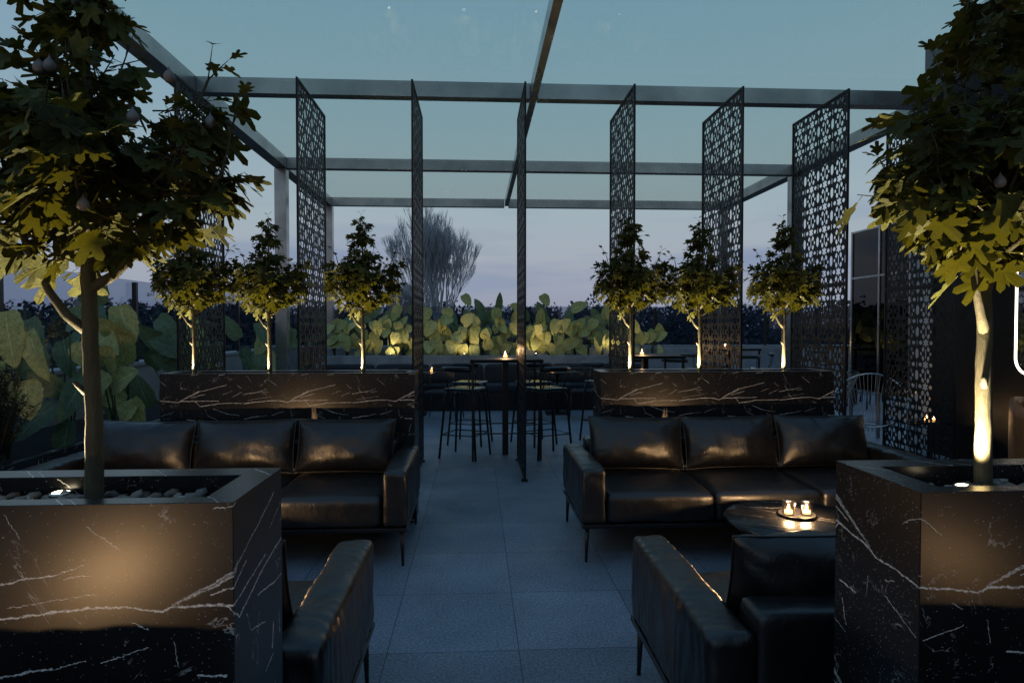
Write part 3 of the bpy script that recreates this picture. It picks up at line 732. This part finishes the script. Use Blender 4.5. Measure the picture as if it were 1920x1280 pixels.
def candle(x,y,z,lab,power=0,group='tealights in glass holders',s=1):
    o=can if not used[0] else copy_tree(can); used[0]=True
    for c in kids(o):
        if c.type=='LIGHT': bpy.data.objects.remove(c)
    o.location=(x,y,z); o.scale=(s,)*3; tag(o,lab,'candle',group)
    if power:
        ld=bpy.data.lights.new('candle_light','POINT'); ld.energy=power; ld.color=(1,.60,.28); ld.shadow_soft_size=.018
        q=bpy.data.objects.new('candle_light',ld); C.objects.link(q); q.parent=o; q.location=(0,0,.075)
    return o
def tray():
    b=MB(); b.lathe([(0,0),(.095,0),(.10,.006),(.10,.014),(.096,.014),(.094,.007),(0,.006)],40); return b
TL=[(-1.70,3.42,'between the two left sofas','left tables of tealights hidden'),(1.81,3.50,'between the two right sofas',''),(-1.50,-.15,'in front of the near side left sofa',''),(2.05,-.15,'in front of the near side right sofa','')]
for i,(x,y,lab,_) in enumerate(TL):
    o=tab if i==0 else copy_tree(tab); o.location=(x,y,0); tag(o,'round dark marble coffee table '+lab,'table','round marble coffee tables')
    tr_=tray().build('round_tray',M_BLACK,None,(x+.02,y+.06,.421)); tag(tr_,'small round black tray on the coffee table '+lab,'tray','trays on the coffee tables')
    candle(x-.035,y+.05,.429,'left tealight on the coffee table '+lab,[15,15,10,2.4][i])
    candle(x+.068,y+.045,.429,'right tealight on the coffee table '+lab,[15,15,10,2.4][i])

# ---- bistro tables and bar stools
M_TOP=simple('matt_black_table_top',(.012,.011,.011),.62,0,.3,6,spec=.3)
def make_high():
    t=empty('high_table'); w=.41
    b=MB(); b.box(-w,w,-w,w,1.10,1.135); b.build('table_top',M_TOP,t,bevel=.004)
    for sx in (-1,1):
        for sy in (-1,1):
            l=MB(); l.box(sx*(w-.03)-.0125,sx*(w-.03)+.0125,sy*(w-.03)-.0125,sy*(w-.03)+.0125,0,1.099); l.build('leg',M_BLACK,t)
    c_=MB(); c_.box(-.035,.035,-.035,.035,0,1.098); c_.build('centre_post',M_BLACK,t)
    f=MB(); f.box(-w+.043,w-.043,-w+.02,-w+.036,.30,.315); f.build('foot_rail',M_BLACK,t); f=MB(); f.box(-w+.043,w-.043,w-.036,w-.02,.30,.315); f.build('foot_rail',M_BLACK,t)
    return t
def make_stool():
    t=empty('bar_stool'); s=MB(); soft_box(s,-.19,.19,-.18,.18,.765,.80,.016,(12,12,4),(0,0,.004),.001,8,3); s.build('seat',M_CHROME if 0 else simple_seat,t)
    tops=[(-.16,-.15),(.16,-.15),(.16,.15),(-.16,.15)]
    for (x,y) in tops:
        l=MB(); l.tube([(x*.80,y*.80,.762),(x*.98,y*.98,.752),(x*1.08,y*1.08,.72),(x*1.42,y*1.42,0)],.0135,8); l.build('leg',M_BLACK,t)
    f=MB(); c=[(x*1.29,y*1.29,.27) for x,y in tops]; f.ring(c,.007,6); f.build('foot_ring',M_BLACK,t)
    b=MB(); b.tube([(-.19,-.19,1.02),(-.12,-.21,1.02),(0,-.218,1.02),(.12,-.21,1.02),(.19,-.19,1.02)],[.026,.033,.033,.033,.026],12)
    b.build('backrest',M_LEATHER,t)
    for sx in (-1,1):
        u=MB(); u.tube([(sx*.13,-.145,.77),(sx*.14,-.19,.86),(sx*.14,-.205,1.0)],.007,6); u.build('back_support',M_BLACK,t)
    return t
simple_seat=simple('glossy_black_seat',(.03,.032,.03),.12,0,.2,6)
ht=make_high(); st=make_stool()
HT=[(.34,7.55,'black high table in the middle of the walkway, right behind the edge-on screen'),(2.22,8.35,'black high table behind the right marble planter, left of its middle tree'),
    (4.35,10.9,'black high table seen between the two rightmost small trees, near the far parapet'),(7.35,12.1,'black high table beyond the smoked glass partition')]
SP=[(0,[(-.47,-.10,-24),(-.42,.75,-20),(.47,-.12,24),(.40,.72,20)]),(1,[(-.55,0,-60),(.62,.0,60),(0,.62,175),(.5,.6,140)]),(2,[(-.55,-.05,-70),(.55,0,70),(0,-.62,5),(.05,.62,180)]),(3,[(-.55,0,-70),(-.05,-.62,0),(.5,.1,80)])]
sd=['near left one','far left one','near right one','far right one']
wh=['around the high table in the walkway','around the high table behind the right planter','around the high table near the far parapet','around the high table beyond the smoked glass']
for i,(x,y,lab) in enumerate(HT):
    o=ht if i==0 else copy_tree(ht); o.location=(x,y,0); tag(o,lab,'table','black high tables')
first=True
for i,lst in SP:
    for k,(dx,dy,a) in enumerate(lst):
        o=st if first else copy_tree(st); first=False
        o.location=(HT[i][0]+dx,HT[i][1]+dy,0); o.rotation_euler=(0,0,R(a)); tag(o,'black bar stool, '+(sd[k].replace(' of the four','') if i<3 else ['left stool','near stool','right stool'][k])+' '+wh[i],'stool','black bar stools')
candle(.34,7.55,1.136,'tealight in a glass on the high table in the walkway',5,s=1.15)
candle(2.15,8.25,1.136,'tealight in a glass on the high table behind the right planter',5,s=1.15)
candle(4.3,10.9,1.136,'tealight in a glass on the high table near the far parapet',1.5,s=1.15)
candle(7.35,12.0,1.136,'tealight in a glass on the high table beyond the smoked glass',1.5,s=1.15)

# ---- rear planter, banquette and low tables
rp=empty('stepped_concrete_planter',(0,12.2,0)); tag(rp,'long stepped grey concrete planter across the far end, full of giant leaves','planter')
b=MB(); b.box(-3.0,3.35,.0,.10,0,.955); b.box(-3.0,-2.9,.10,.8,0,.955); b.box(3.25,3.35,.10,.8,0,.955); b.build('front_tier',M_CONC,rp,bevel=.006)
b=MB(); b.box(-3.05,6.5,.80,.92,0,1.075); b.box(-3.05,-2.93,.92,2.3,0,1.075); b.build('rear_tier',M_CONC,rp,bevel=.006)
b=MB(); b.box(-2.89,3.24,.101,.799,0,.90); b.box(-2.92,6.5,.921,2.3,0,1.03); b.build('soil',M_SOIL,rp)
bq=empty('banquette_bench',(0,11.5,0)); tag(bq,'long black banquette bench with grey back cushions against the far planter','bench')
b=MB(); b.box(-2.9,3.2,-.02,.66,0,.33); b.build('base',M_BLACK,bq,bevel=.005)
for k in range(6):
    b=MB(); x=-2.88+k*1.01; soft_box(b,x,x+1.0,-.03,.52,.334,.46,.03,(12,8,5),(0,0,.012),.003,5,k); b.build('seat_cushion',M_CUSH,bq)
    b=MB(); soft_box(b,x+.02,x+.98,.50,.66,.45,.80,.04,(12,6,8),(0,.01,.01),.004,5,k+9); b.build('back_cushion',M_CUSH,bq)
def make_lounge():
    t=empty('rope_chair'); s=MB(); soft_box(s,-.27,.27,-.26,.24,.42,.47,.02,(8,8,3),(0,0,.008),.002,6,1); s.build('seat',M_CUSH,t)
    b=MB()
    for k in range(19):
        x=-.26+k*.0289; b.tube([(x,-.27,.48),(x,-.31-.03*math.cos(x*6),.66),(x,-.36+.10*(x/.26)**2,.83)],.006,5)
    b.tube([(-.27,-.26,.83),(-.14,-.34,.835),(0,-.36,.835),(.14,-.34,.835),(.27,-.26,.83)],.011,8)
    b.build('rope_back',M_BLACK,t)
    for sx in (-1,1):
        for sy in (-1,1):
            l=MB(); l.tube([(sx*.25,sy*.24,.42),(sx*.29,sy*.27,0)],.009,6); l.build('leg',M_BLACK,t)
    return t
lc=make_lounge()
LC=[(-1.55,10.5,10,'left of the far-end low table at left'),(-.55,10.45,-12,'right of the far-end low table at left'),(.95,10.6,8,'beside the far-end low table, behind the walkway stools'),(1.82,10.5,-8,'at the right end of the far banquette')]
for i,(x,y,a,lab) in enumerate(LC):
    o=lc if i==0 else copy_tree(lc); o.location=(x,y,0); o.rotation_euler=(0,0,R(a)); tag(o,'black rope-back chair facing the far banquette, '+lab,'chair','rope-back chairs by the far banquette')
lt=None
for i,(x,y,lab) in enumerate([(-1.05,11.05,'left'),(1.4,11.05,'right')]):
    if lt is None:
        lt=empty('low_table'); b=MB(); b.box(-.35,.35,-.28,.28,.70,.73); b.build('table_top',M_BLACK,lt,bevel=.004); b=MB(); b.tube([(0,0,.02),(0,0,.699)],.03,12); b.build('pedestal',M_BLACK,lt); b=MB(); b.box(-.2,.2,-.2,.2,0,.019); b.build('base_plate',M_BLACK,lt); o=lt
    else: o=copy_tree(lt)
    o.location=(x,y,0); tag(o,'small black pedestal table by the far banquette, the '+lab+' one','table','pedestal tables by the banquette')
candle(-.76,11.0,.731,'tealight on the left pedestal table by the far banquette',1.2,s=1.2)
candle(1.3,11.0,.731,'tealight on the right pedestal table by the far banquette',1.2,s=1.2)

# lights on the rear planter ledge
for i,(x,y,z) in enumerate(((-1.63,12.36,.90),(-.23,12.36,.90),(1.15,12.36,.90),(2.75,12.36,.90))):
    u=copy_tree(upl)
    for c in [k for k in kids(u) if k.type=='LIGHT']: bpy.data.objects.remove(c)
    u.location=(x,y,z+.07); u.scale=(1.4,1.4,1.4)
    tag(u,'small warm spotlight among the giant leaves, '+['leftmost','second from left','third from left','rightmost'][i]+' on the stepped planter','light','spotlights in the stepped planter')
    stake=MB(); stake.tube([(0,0,-.07),(0,0,0)],.006,6); stake.build('stake',M_BLACK,u)
    s_=add_spot((0,-.02,.03),8,165,(PI,0,0),.8,.03); s_.parent=u; s_.rotation_euler=(R(180-30),0,0)

# ---- giant-leaved plants
def giant_leaf(mb,base,d,up,Ln,Wd,r):
    s=d.cross(up).normalized(); n=s.cross(d).normalized(); nx,ny=10,12
    vs=[];uv=[];fs=[]; bend=r.uniform(.1,.45); cup=r.uniform(.1,.5); ph=r.uniform(0,6)
    for j in range(ny+1):
        v=j/ny; w=Wd*.5*(math.sin(PI*min(1,(v*.93+.07))**.72))**.62
        if j==ny: w=.002
        for i in range(nx+1):
            u=i/nx*2-1; e=1+.05*math.sin(v*31+ph)*abs(u)**3
            x=u*w*e; z=cup*abs(x)*.55-bend*v*v*Ln*.5+.02*Wd*math.sin(v*14+ph+u*2)*abs(u)
            vs.append(base+s*x+d*(v*Ln)+n*z); uv.append((u*.5+.5 if w>.01 else .5,v))
    for j in range(ny):
        for i in range(nx): a=j*(nx+1)+i; fs.append((a,a+1,a+nx+2,a+nx+1))
    mb.add(vs,fs,True); mb.uv+=uv
def big_plant(x,y,z,hs,Ln,mat,seed,label,group,facing=-1,lean=.5,cat='plant'):
    r=random.Random(seed); t=empty('giant_leaf_plant',(x,y,z)); tag(t,label,cat,group)
    lf=MB(); stm=MB()
    for k,h in enumerate(hs):
        az=r.uniform(-1.3,1.3)+(-PI/2 if facing<0 else 0); rad=r.uniform(.03,.28)*lean*2
        tip=Vector((math.cos(az)*rad+r.gauss(0,.06),math.sin(az)*rad*.6,h)); mid=Vector((tip.x*.35,tip.y*.35,h*.6))
        stm.tube([(0,0,0),mid,tip],[.010,.008,.005],6)
        # the blade hangs from the top of its stem and faces outward, tip down or sideways
        sd_=r.uniform(-1,1); dn=r.choice((-1.2,-.8,-.3,.25,.9))
        d=Vector((sd_*.6,-.25 if facing<0 else .1,dn)).normalized()
        up=Vector((r.gauss(0,.35),-1 if facing<0 else -.8,r.uniform(.1,.8))).normalized()
        giant_leaf(lf,tip-d*Ln*.08,d,up,Ln*r.uniform(.75,1.15),Ln*(r.uniform(.62,.8) if Ln<.36 else r.uniform(.46,.62)),r)
    lf.build('leaves',mat,t); stm.build('stems',M_BIG_ST,t); return t
M_BIG_ST=simple('green_leaf_stalk',(.06,.08,.025),.6,0,.3,10)
r=random.Random(5)
ordn=['first','second','third','fourth','fifth','sixth','seventh','eighth','ninth','tenth','eleventh','twelfth','thirteenth','fourteenth','fifteenth','sixteenth','seventeenth','eighteenth','nineteenth','twentieth','twenty-first','twenty-second','twenty-third','twenty-fourth','twenty-fifth','twenty-sixth','twenty-seventh']
xs=[-2.75+i*.262 for i in range(25)]
for i,x in enumerate(xs):
    tall=.0
    hs=[r.uniform(.15,.35),r.uniform(.25,.55),r.uniform(.4,.8),r.uniform(.2,.6),r.uniform(.3,.75)]
    if i in (10,): hs.append(1.22)
    if i in (16,): hs.append(1.22)
    if i in (5,): hs+= [1.0]
    if i in (7,8,12,14,18): hs.append(.95)
    hs+=[r.uniform(.1,.3),r.uniform(.35,.7)]
    if x>2.2: hs=hs[:4]
    big_plant(x,12.2+r.uniform(.36,.68),.9,hs,r.uniform(.25,.35),M_OLIVE,100+i,'olive giant-leaf plant, %s from the left in the stepped far planter'%ordn[i],'giant-leaf plants in the far planter',-1,.35)
for i,x in enumerate([-2.6+i*.5 for i in range(12)]):
    big_plant(x,13.35+r.uniform(0,.3),1.03,[r.uniform(.3,.8) for _ in range(5)],.38,M_BIG,200+i,'deep green giant-leaf plant in the upper far tier, %s from the left'%ordn[i],'giant-leaf plants in the upper far tier',-1,.5)
# left bed
lb=empty('low_planting_bed',(-4.55,1.2,0)); tag(lb,'long low black-edged planting bed along the left parapet','planter')
b=MB(); b.box(1.10,1.16,0,12.9,0,.50); b.box(0.0,1.10,0,.06,0,.50); b.build('kerb',M_MARBLE,lb,bevel=.003); b=MB(); b.box(0,1.098,.062,12.9,0,.44); b.build('soil',M_SOIL,lb)
LB=[(-3.45,6.35,[.2,.35,.5,.7,.9,.6],.34),(-3.42,7.4,[.2,.4,.6,.8,1.0],.34),(-3.45,8.4,[.2,.4,.6,.85,.7],.32),(-3.75,5.35,[.9,1.15,.75,1.0,.6],.40),(-3.62,5.95,[.35,.6,.85,1.1,.95,.2,.5],.40),(-3.95,6.4,[.5,.9,1.3,1.1,.7],.46),(-3.62,6.9,[.3,.55,.9,1.25,1.05,.7],.42),(-4.1,7.5,[.5,.85,1.25,1.0,.6],.46),(-3.66,7.9,[.3,.6,.9,1.15,.8],.42),(-3.7,8.8,[.4,.8,1.1,.9,.6],.42),(-4.0,9.6,[.5,.9,1.15,.7],.44),(-3.65,10.4,[.4,.7,1.1,.9,.6],.42),(-3.65,11.4,[.5,.8,1.1,.9,.6],.42),(-3.7,12.4,[.4,.8,1.0,.7],.42),(-3.4,13.2,[.5,.9,1.1,.7],.42)]
for i,(x,y,hs,Ln) in enumerate(LB):
    big_plant(x,y,.44,hs,Ln,M_BIG if i%3 else M_OLIVE,300+i,'tall giant-leaf plant in the left bed, %s counted from the near end'%ordn[i],'giant-leaf plants in the left bed',-1,.7)
# feathery dark shrub
def feather_shrub(x,y,z,h,w,seed,label):
    r=random.Random(seed); t=empty('feathery_shrub',(x,y,z)); tag(t,label,'shrub','dark feathery shrubs in the left bed')
    fo=MB(); stm=MB()
    for k in range(34):
        az=r.uniform(0,2*PI); sp=r.uniform(.1,1)*w; hh=h*r.uniform(.5,1)*(1-.35*sp/w)
        pts=[Vector((0,0,0))]; 
        for q in (1,2,3,4): f=q/4; pts.append(Vector((math.cos(az)*sp*f**1.1,math.sin(az)*sp*f**1.1,hh*f))+Vector((r.gauss(0,.012),r.gauss(0,.012),0)))
        stm.tube(pts,[.006,.005,.004,.003,.001],4)
        for q in range(26):
            f=.25+.75*q/25; i=min(3,int(f*4)); p=pts[i].lerp(pts[i+1],f*4-i)
            for m in range(3):
                d=Vector((r.gauss(0,1),r.gauss(0,1),r.uniform(.1,1.2))).normalized(); l=r.uniform(.04,.09)*(1.2-f*.5)
                sd=d.orthogonal().normalized()*.0035; e=p+d*l
                fo.add([p-sd,p+sd,e],[(0,1,2)]); 
                for nn in range(4):
                    b0=p+d*l*(.3+.2*nn); d2=(d+Vector((r.gauss(0,.7),r.gauss(0,.7),r.gauss(0,.7)))).normalized(); fo.add([b0-sd*.7,b0+sd*.7,b0+d2*.028],[(0,1,2)])
    fo.build('foliage',M_CON,t); stm.build('stems',M_BARK,t)
feather_shrub(-3.52,4.85,.44,.92,.42,4,'dark feathery shrub at the left edge in the low bed, the nearer one')
feather_shrub(-3.95,5.35,.44,.95,.40,6,'dark feathery shrub at the left edge in the low bed, the farther one')

# ---- building on the right
M_PIL=simple('light_render_pilaster',(.48,.50,.53),.7,0,.12,2,.1,60)
bd=empty('dark_building',(5.4,0,0)); tag(bd,'black panelled building along the right side with a grey fascia','building')
b=MB(); b.box(.03,5,-5,7.37,0,4.275); b.build('wall',M_WALL,bd)
b=MB(); b.box(-.01,5.05,-5,7.52,4.28,4.86); b.build('fascia',M_FASC,bd,bevel=.005)
b=MB(); b.box(.0,.35,7.372,7.70,0,4.279); b.build('pilaster',M_PIL,bd,bevel=.005)
for y in (-1.2,1.2,3.0,4.6,): 
    b=MB(); b.box(.018,.03,y,y+.02,0.02,4.25); b.build('panel_joint_strip',M_STEEL,bd)
mr=empty('illuminated_mirror',(5.425,5.78,1.65)); tag(mr,'tall pill-shaped mirror with a glowing warm-white rim on the dark building','mirror')
def pill(hw,hh,rc,n=10):
    P=[]
    for cx,cz,a0 in ((hw-rc,hh-rc,0),(-hw+rc,hh-rc,90),(-hw+rc,-hh+rc,180),(hw-rc,-hh+rc,270)):
        for k in range(n+1): a=R(a0+90*k/n); P.append((0,cx+rc*math.cos(a),cz+rc*math.sin(a)))
    return P
P=pill(.39,.62,.16); b=MB(); b.ring([(-.012,y,z) for _,y,z in P],.011,8); b.build('led_rim',M_LED,mr)
b=MB(); Q=pill(.375,.605,.15); nQ=len(Q); b.add([(-.004,y,z) for _,y,z in Q]+[(-.012,y,z) for _,y,z in Q],[tuple(range(nQ)),tuple(range(2*nQ-1,nQ-1,-1))]+[(i,(i+1)%nQ,nQ+(i+1)%nQ,nQ+i) for i in range(nQ)]); b.build('mirror_glass',simple('silvered_mirror',(.35,.37,.38),.05,1,.05,3),mr)
# smoked glass partition
gp=empty('smoked_glass_partition',(5.42,7.74,0)); tag(gp,'smoked glass partition with grey mullions at the corner of the dark building','partition')
b=MB(); b.box(-.004,.004,.02,1.28,.62,2.83); b.build('glass',M_DARKG,gp)
for y in (0,.62,1.25):
    b=MB(); b.box(-.02,.02,y,y+.035,0,2.86); b.build('mullion',M_STEEL,gp,bevel=.002)
b=MB(); b.box(-.018,.018,.036,.619,2.18,2.205); b.box(-.018,.018,.656,1.249,2.18,2.205); b.box(-.018,.018,.036,.619,2.832,2.857); b.box(-.018,.018,.656,1.249,2.832,2.857); b.box(-.018,.018,.036,.619,.60,.62); b.box(-.018,.018,.656,1.249,.60,.62); b.build('transom',M_STEEL,gp)
# wall lantern strip on the partition
# tan tub chair beyond the right planter
tc=empty('tub_chair',(4.92,5.12,0)); tc.rotation_euler=(0,0,R(20)); tag(tc,'cognac leather tub chair in front of the dark building','chair')
b=MB(); vs=[];fs=[];n=28;m=8
for k in range(n+1):
    a=R(-20+220*k/n); e=math.sin(PI*k/n)
    for j in range(m+1):
        v=j/m; 
        for s,rad in enumerate((.36,.29)): vs.append(((rad+.03*math.sin(PI*v)*(1 if s==0 else -1)*.5)*math.cos(a),(rad)*math.sin(a),.30+v*(.36+.22*e)))
w=(m+1)*2
for k in range(n):
    for j in range(m):
        a0=k*w+j*2; fs.append((a0,a0+w,a0+w+2,a0+2)); fs.append((a0+1,a0+3,a0+w+3,a0+w+1))
    a0=k*w+m*2; fs.append((a0,a0+w,a0+w+1,a0+1)); a0=k*w; fs.append((a0,a0+1,a0+w+1,a0+w))
fs.append(tuple(range(0,w,2))+tuple(range(w-1,0,-2))); e0=n*w; fs.append(tuple(e0+q for q in range(w-1,0,-2))+tuple(e0+q for q in range(0,w,2)))
b.add(vs,fs,True); b.build('shell',M_AMBER,tc)
b=MB(); b.lathe([(0,.30),(.27,.30),(.285,.33),(.285,.42),(.26,.455),(0,.465)],36); b.build('seat',M_AMBER,tc)
for k in range(4):
    a=R(45+90*k); b=MB(); b.tube([(.2*math.cos(a),.2*math.sin(a),.30),(.26*math.cos(a),.26*math.sin(a),0)],[.014,.009],8); b.build('leg',M_BLACK,tc)
# wire lounge chairs
def make_wire():
    t=empty('wire_lounge_chair'); M=Matrix.Translation((0,0,.62))@Matrix.Rotation(R(38),4,'X')
    ring=[M@Vector((.40*math.cos(a)*(1-.10*math.sin(a)),.47*math.sin(a),0)) for a in [2*PI*k/48 for k in range(48)]]
    bot=[Vector((.15*math.cos(a),-.04+.15*math.sin(a),.33)) for a in [2*PI*k/48 for k in range(48)]]
    b=MB(); b.ring(ring,.011,8); b.build('rim',M_CHROME,t)
    c=MB()
    for k in range(48): a,b_=ring[k],bot[k]; mid=(a+b_)/2+Vector((0,0,-.06)); c.tube([a,mid,b_],.0035,4,False)
    c.ring(bot,.008,6); c.build('cords',M_CORD,t)
    l=MB()
    for sx in (-1,1):
        l.tube([(sx*.14,-.12,.33),(sx*.30,-.38,0)],.007,6); l.tube([(sx*.14,.06,.33),(sx*.28,.34,0)],.007,6)
    l.tube([(-.30,-.38,.01),(.30,-.38,.01)],.006,6); l.build('leg_frame',M_BLACK,t); return t
M_CORD=simple('grey_cord',(.22,.23,.24),.5,0,.2,9)
wc=make_wire(); wc.location=(4.78,7.55,0); wc.rotation_euler=(0,0,R(-35)); tag(wc,'wire lounge chair with an oval rim beside the smoked glass partition, the nearer one','chair','wire lounge chairs')
o=copy_tree(wc); o.location=(4.95,8.75,0); o.rotation_euler=(0,0,R(-150)); tag(o,'wire lounge chair with an oval rim beside the smoked glass partition, the farther one','chair','wire lounge chairs')
o=copy_tree(wc); o.location=(4.3,8.9,0); o.rotation_euler=(0,0,R(60)); tag(o,'wire lounge chair with an oval rim partly hidden behind the widest-looking screen','chair','wire lounge chairs')
o=copy_tree(tab); o.location=(5.02,6.85,0); o.scale=(.55,.55,1.1); tag(o,'small round table with two tealights behind the rightmost screen','table','round marble coffee tables')
candle(4.95,6.8,.463,'left tealight on the small table behind the rightmost screen',5); candle(5.07,6.84,.463,'right tealight on the small table behind the rightmost screen',0)

# ------------------------------------------------------------------ sky, camera
w=bpy.data.worlds.new('World'); sc.world=w; w.use_nodes=True; nt=w.node_tree; bg=nt.nodes['Background']
tc_=N(nt,'ShaderNodeTexCoord'); sp=N(nt,'ShaderNodeSeparateXYZ'); L(nt,tc_.outputs['Generated'],sp.inputs[0])
el=sp.outputs[2]
skyc=ramp_(nt,math_(nt,'ADD',math_(nt,'MULTIPLY',el,.8),.2),[(.0,(.02,.02,.022)),(.19,(.05,.055,.06)),(.202,(.22,.25,.34)),(.23,(.285,.31,.39)),(.28,(.33,.365,.425)),(.34,(.31,.39,.435)),(.45,(.215,.33,.405)),(.56,(.165,.285,.38)),(.72,(.13,.25,.42)),(1,(.10,.22,.42))])
# warm dusk glow behind the camera
wd=math_(nt,'MULTIPLY',sp.outputs[1],-1); wd=math_(nt,'ADD',wd,math_(nt,'MULTIPLY',sp.outputs[0],.35)); wd=math_(nt,'MAXIMUM',wd,0); wd=math_(nt,'POWER',wd,1.5)
band=math_(nt,'SUBTRACT',1,math_(nt,'DIVIDE',math_(nt,'ABSOLUTE',math_(nt,'SUBTRACT',el,.06)),.16),True)
wm=math_(nt,'MULTIPLY',wd,band); col=mix_(nt,math_(nt,'MULTIPLY',wm,.35),skyc.outputs[0],(.60,.33,.14))
# soft low clouds
mp=N(nt,'ShaderNodeMapping'); L(nt,tc_.outputs['Generated'],mp.inputs[0]); mp.inputs['Scale'].default_value=(2.2,2.2,13)
cl=ramp_(nt,noise_(nt,mp.outputs[0],1.6,3,.5).outputs[0],[(.46,(0,)*3),(.66,(1,)*3)])
lowm=math_(nt,'SUBTRACT',1,math_(nt,'DIVIDE',math_(nt,'ABSOLUTE',math_(nt,'SUBTRACT',el,.10)),.10),True)
col=mix_(nt,math_(nt,'MULTIPLY',math_(nt,'MULTIPLY',cl.outputs[0],lowm),.8),col,(.19,.25,.38))
L(nt,col,bg.inputs[0]); bg.inputs[1].default_value=1.12

cd=bpy.data.cameras.new('camera'); cam=bpy.data.objects.new('camera',cd); C.objects.link(cam); sc.camera=cam
cam.location=(0,0,1.5); cam.rotation_euler=(R(90-1.3),0,R(-3.18)); cd.sensor_width=36; cd.lens=1206/1920*36; cd.clip_end=6000; cd.clip_start=.02
sc.view_settings.view_transform='Standard'; sc.view_settings.look='None'; sc.view_settings.gamma=1; sc.view_settings.exposure=0
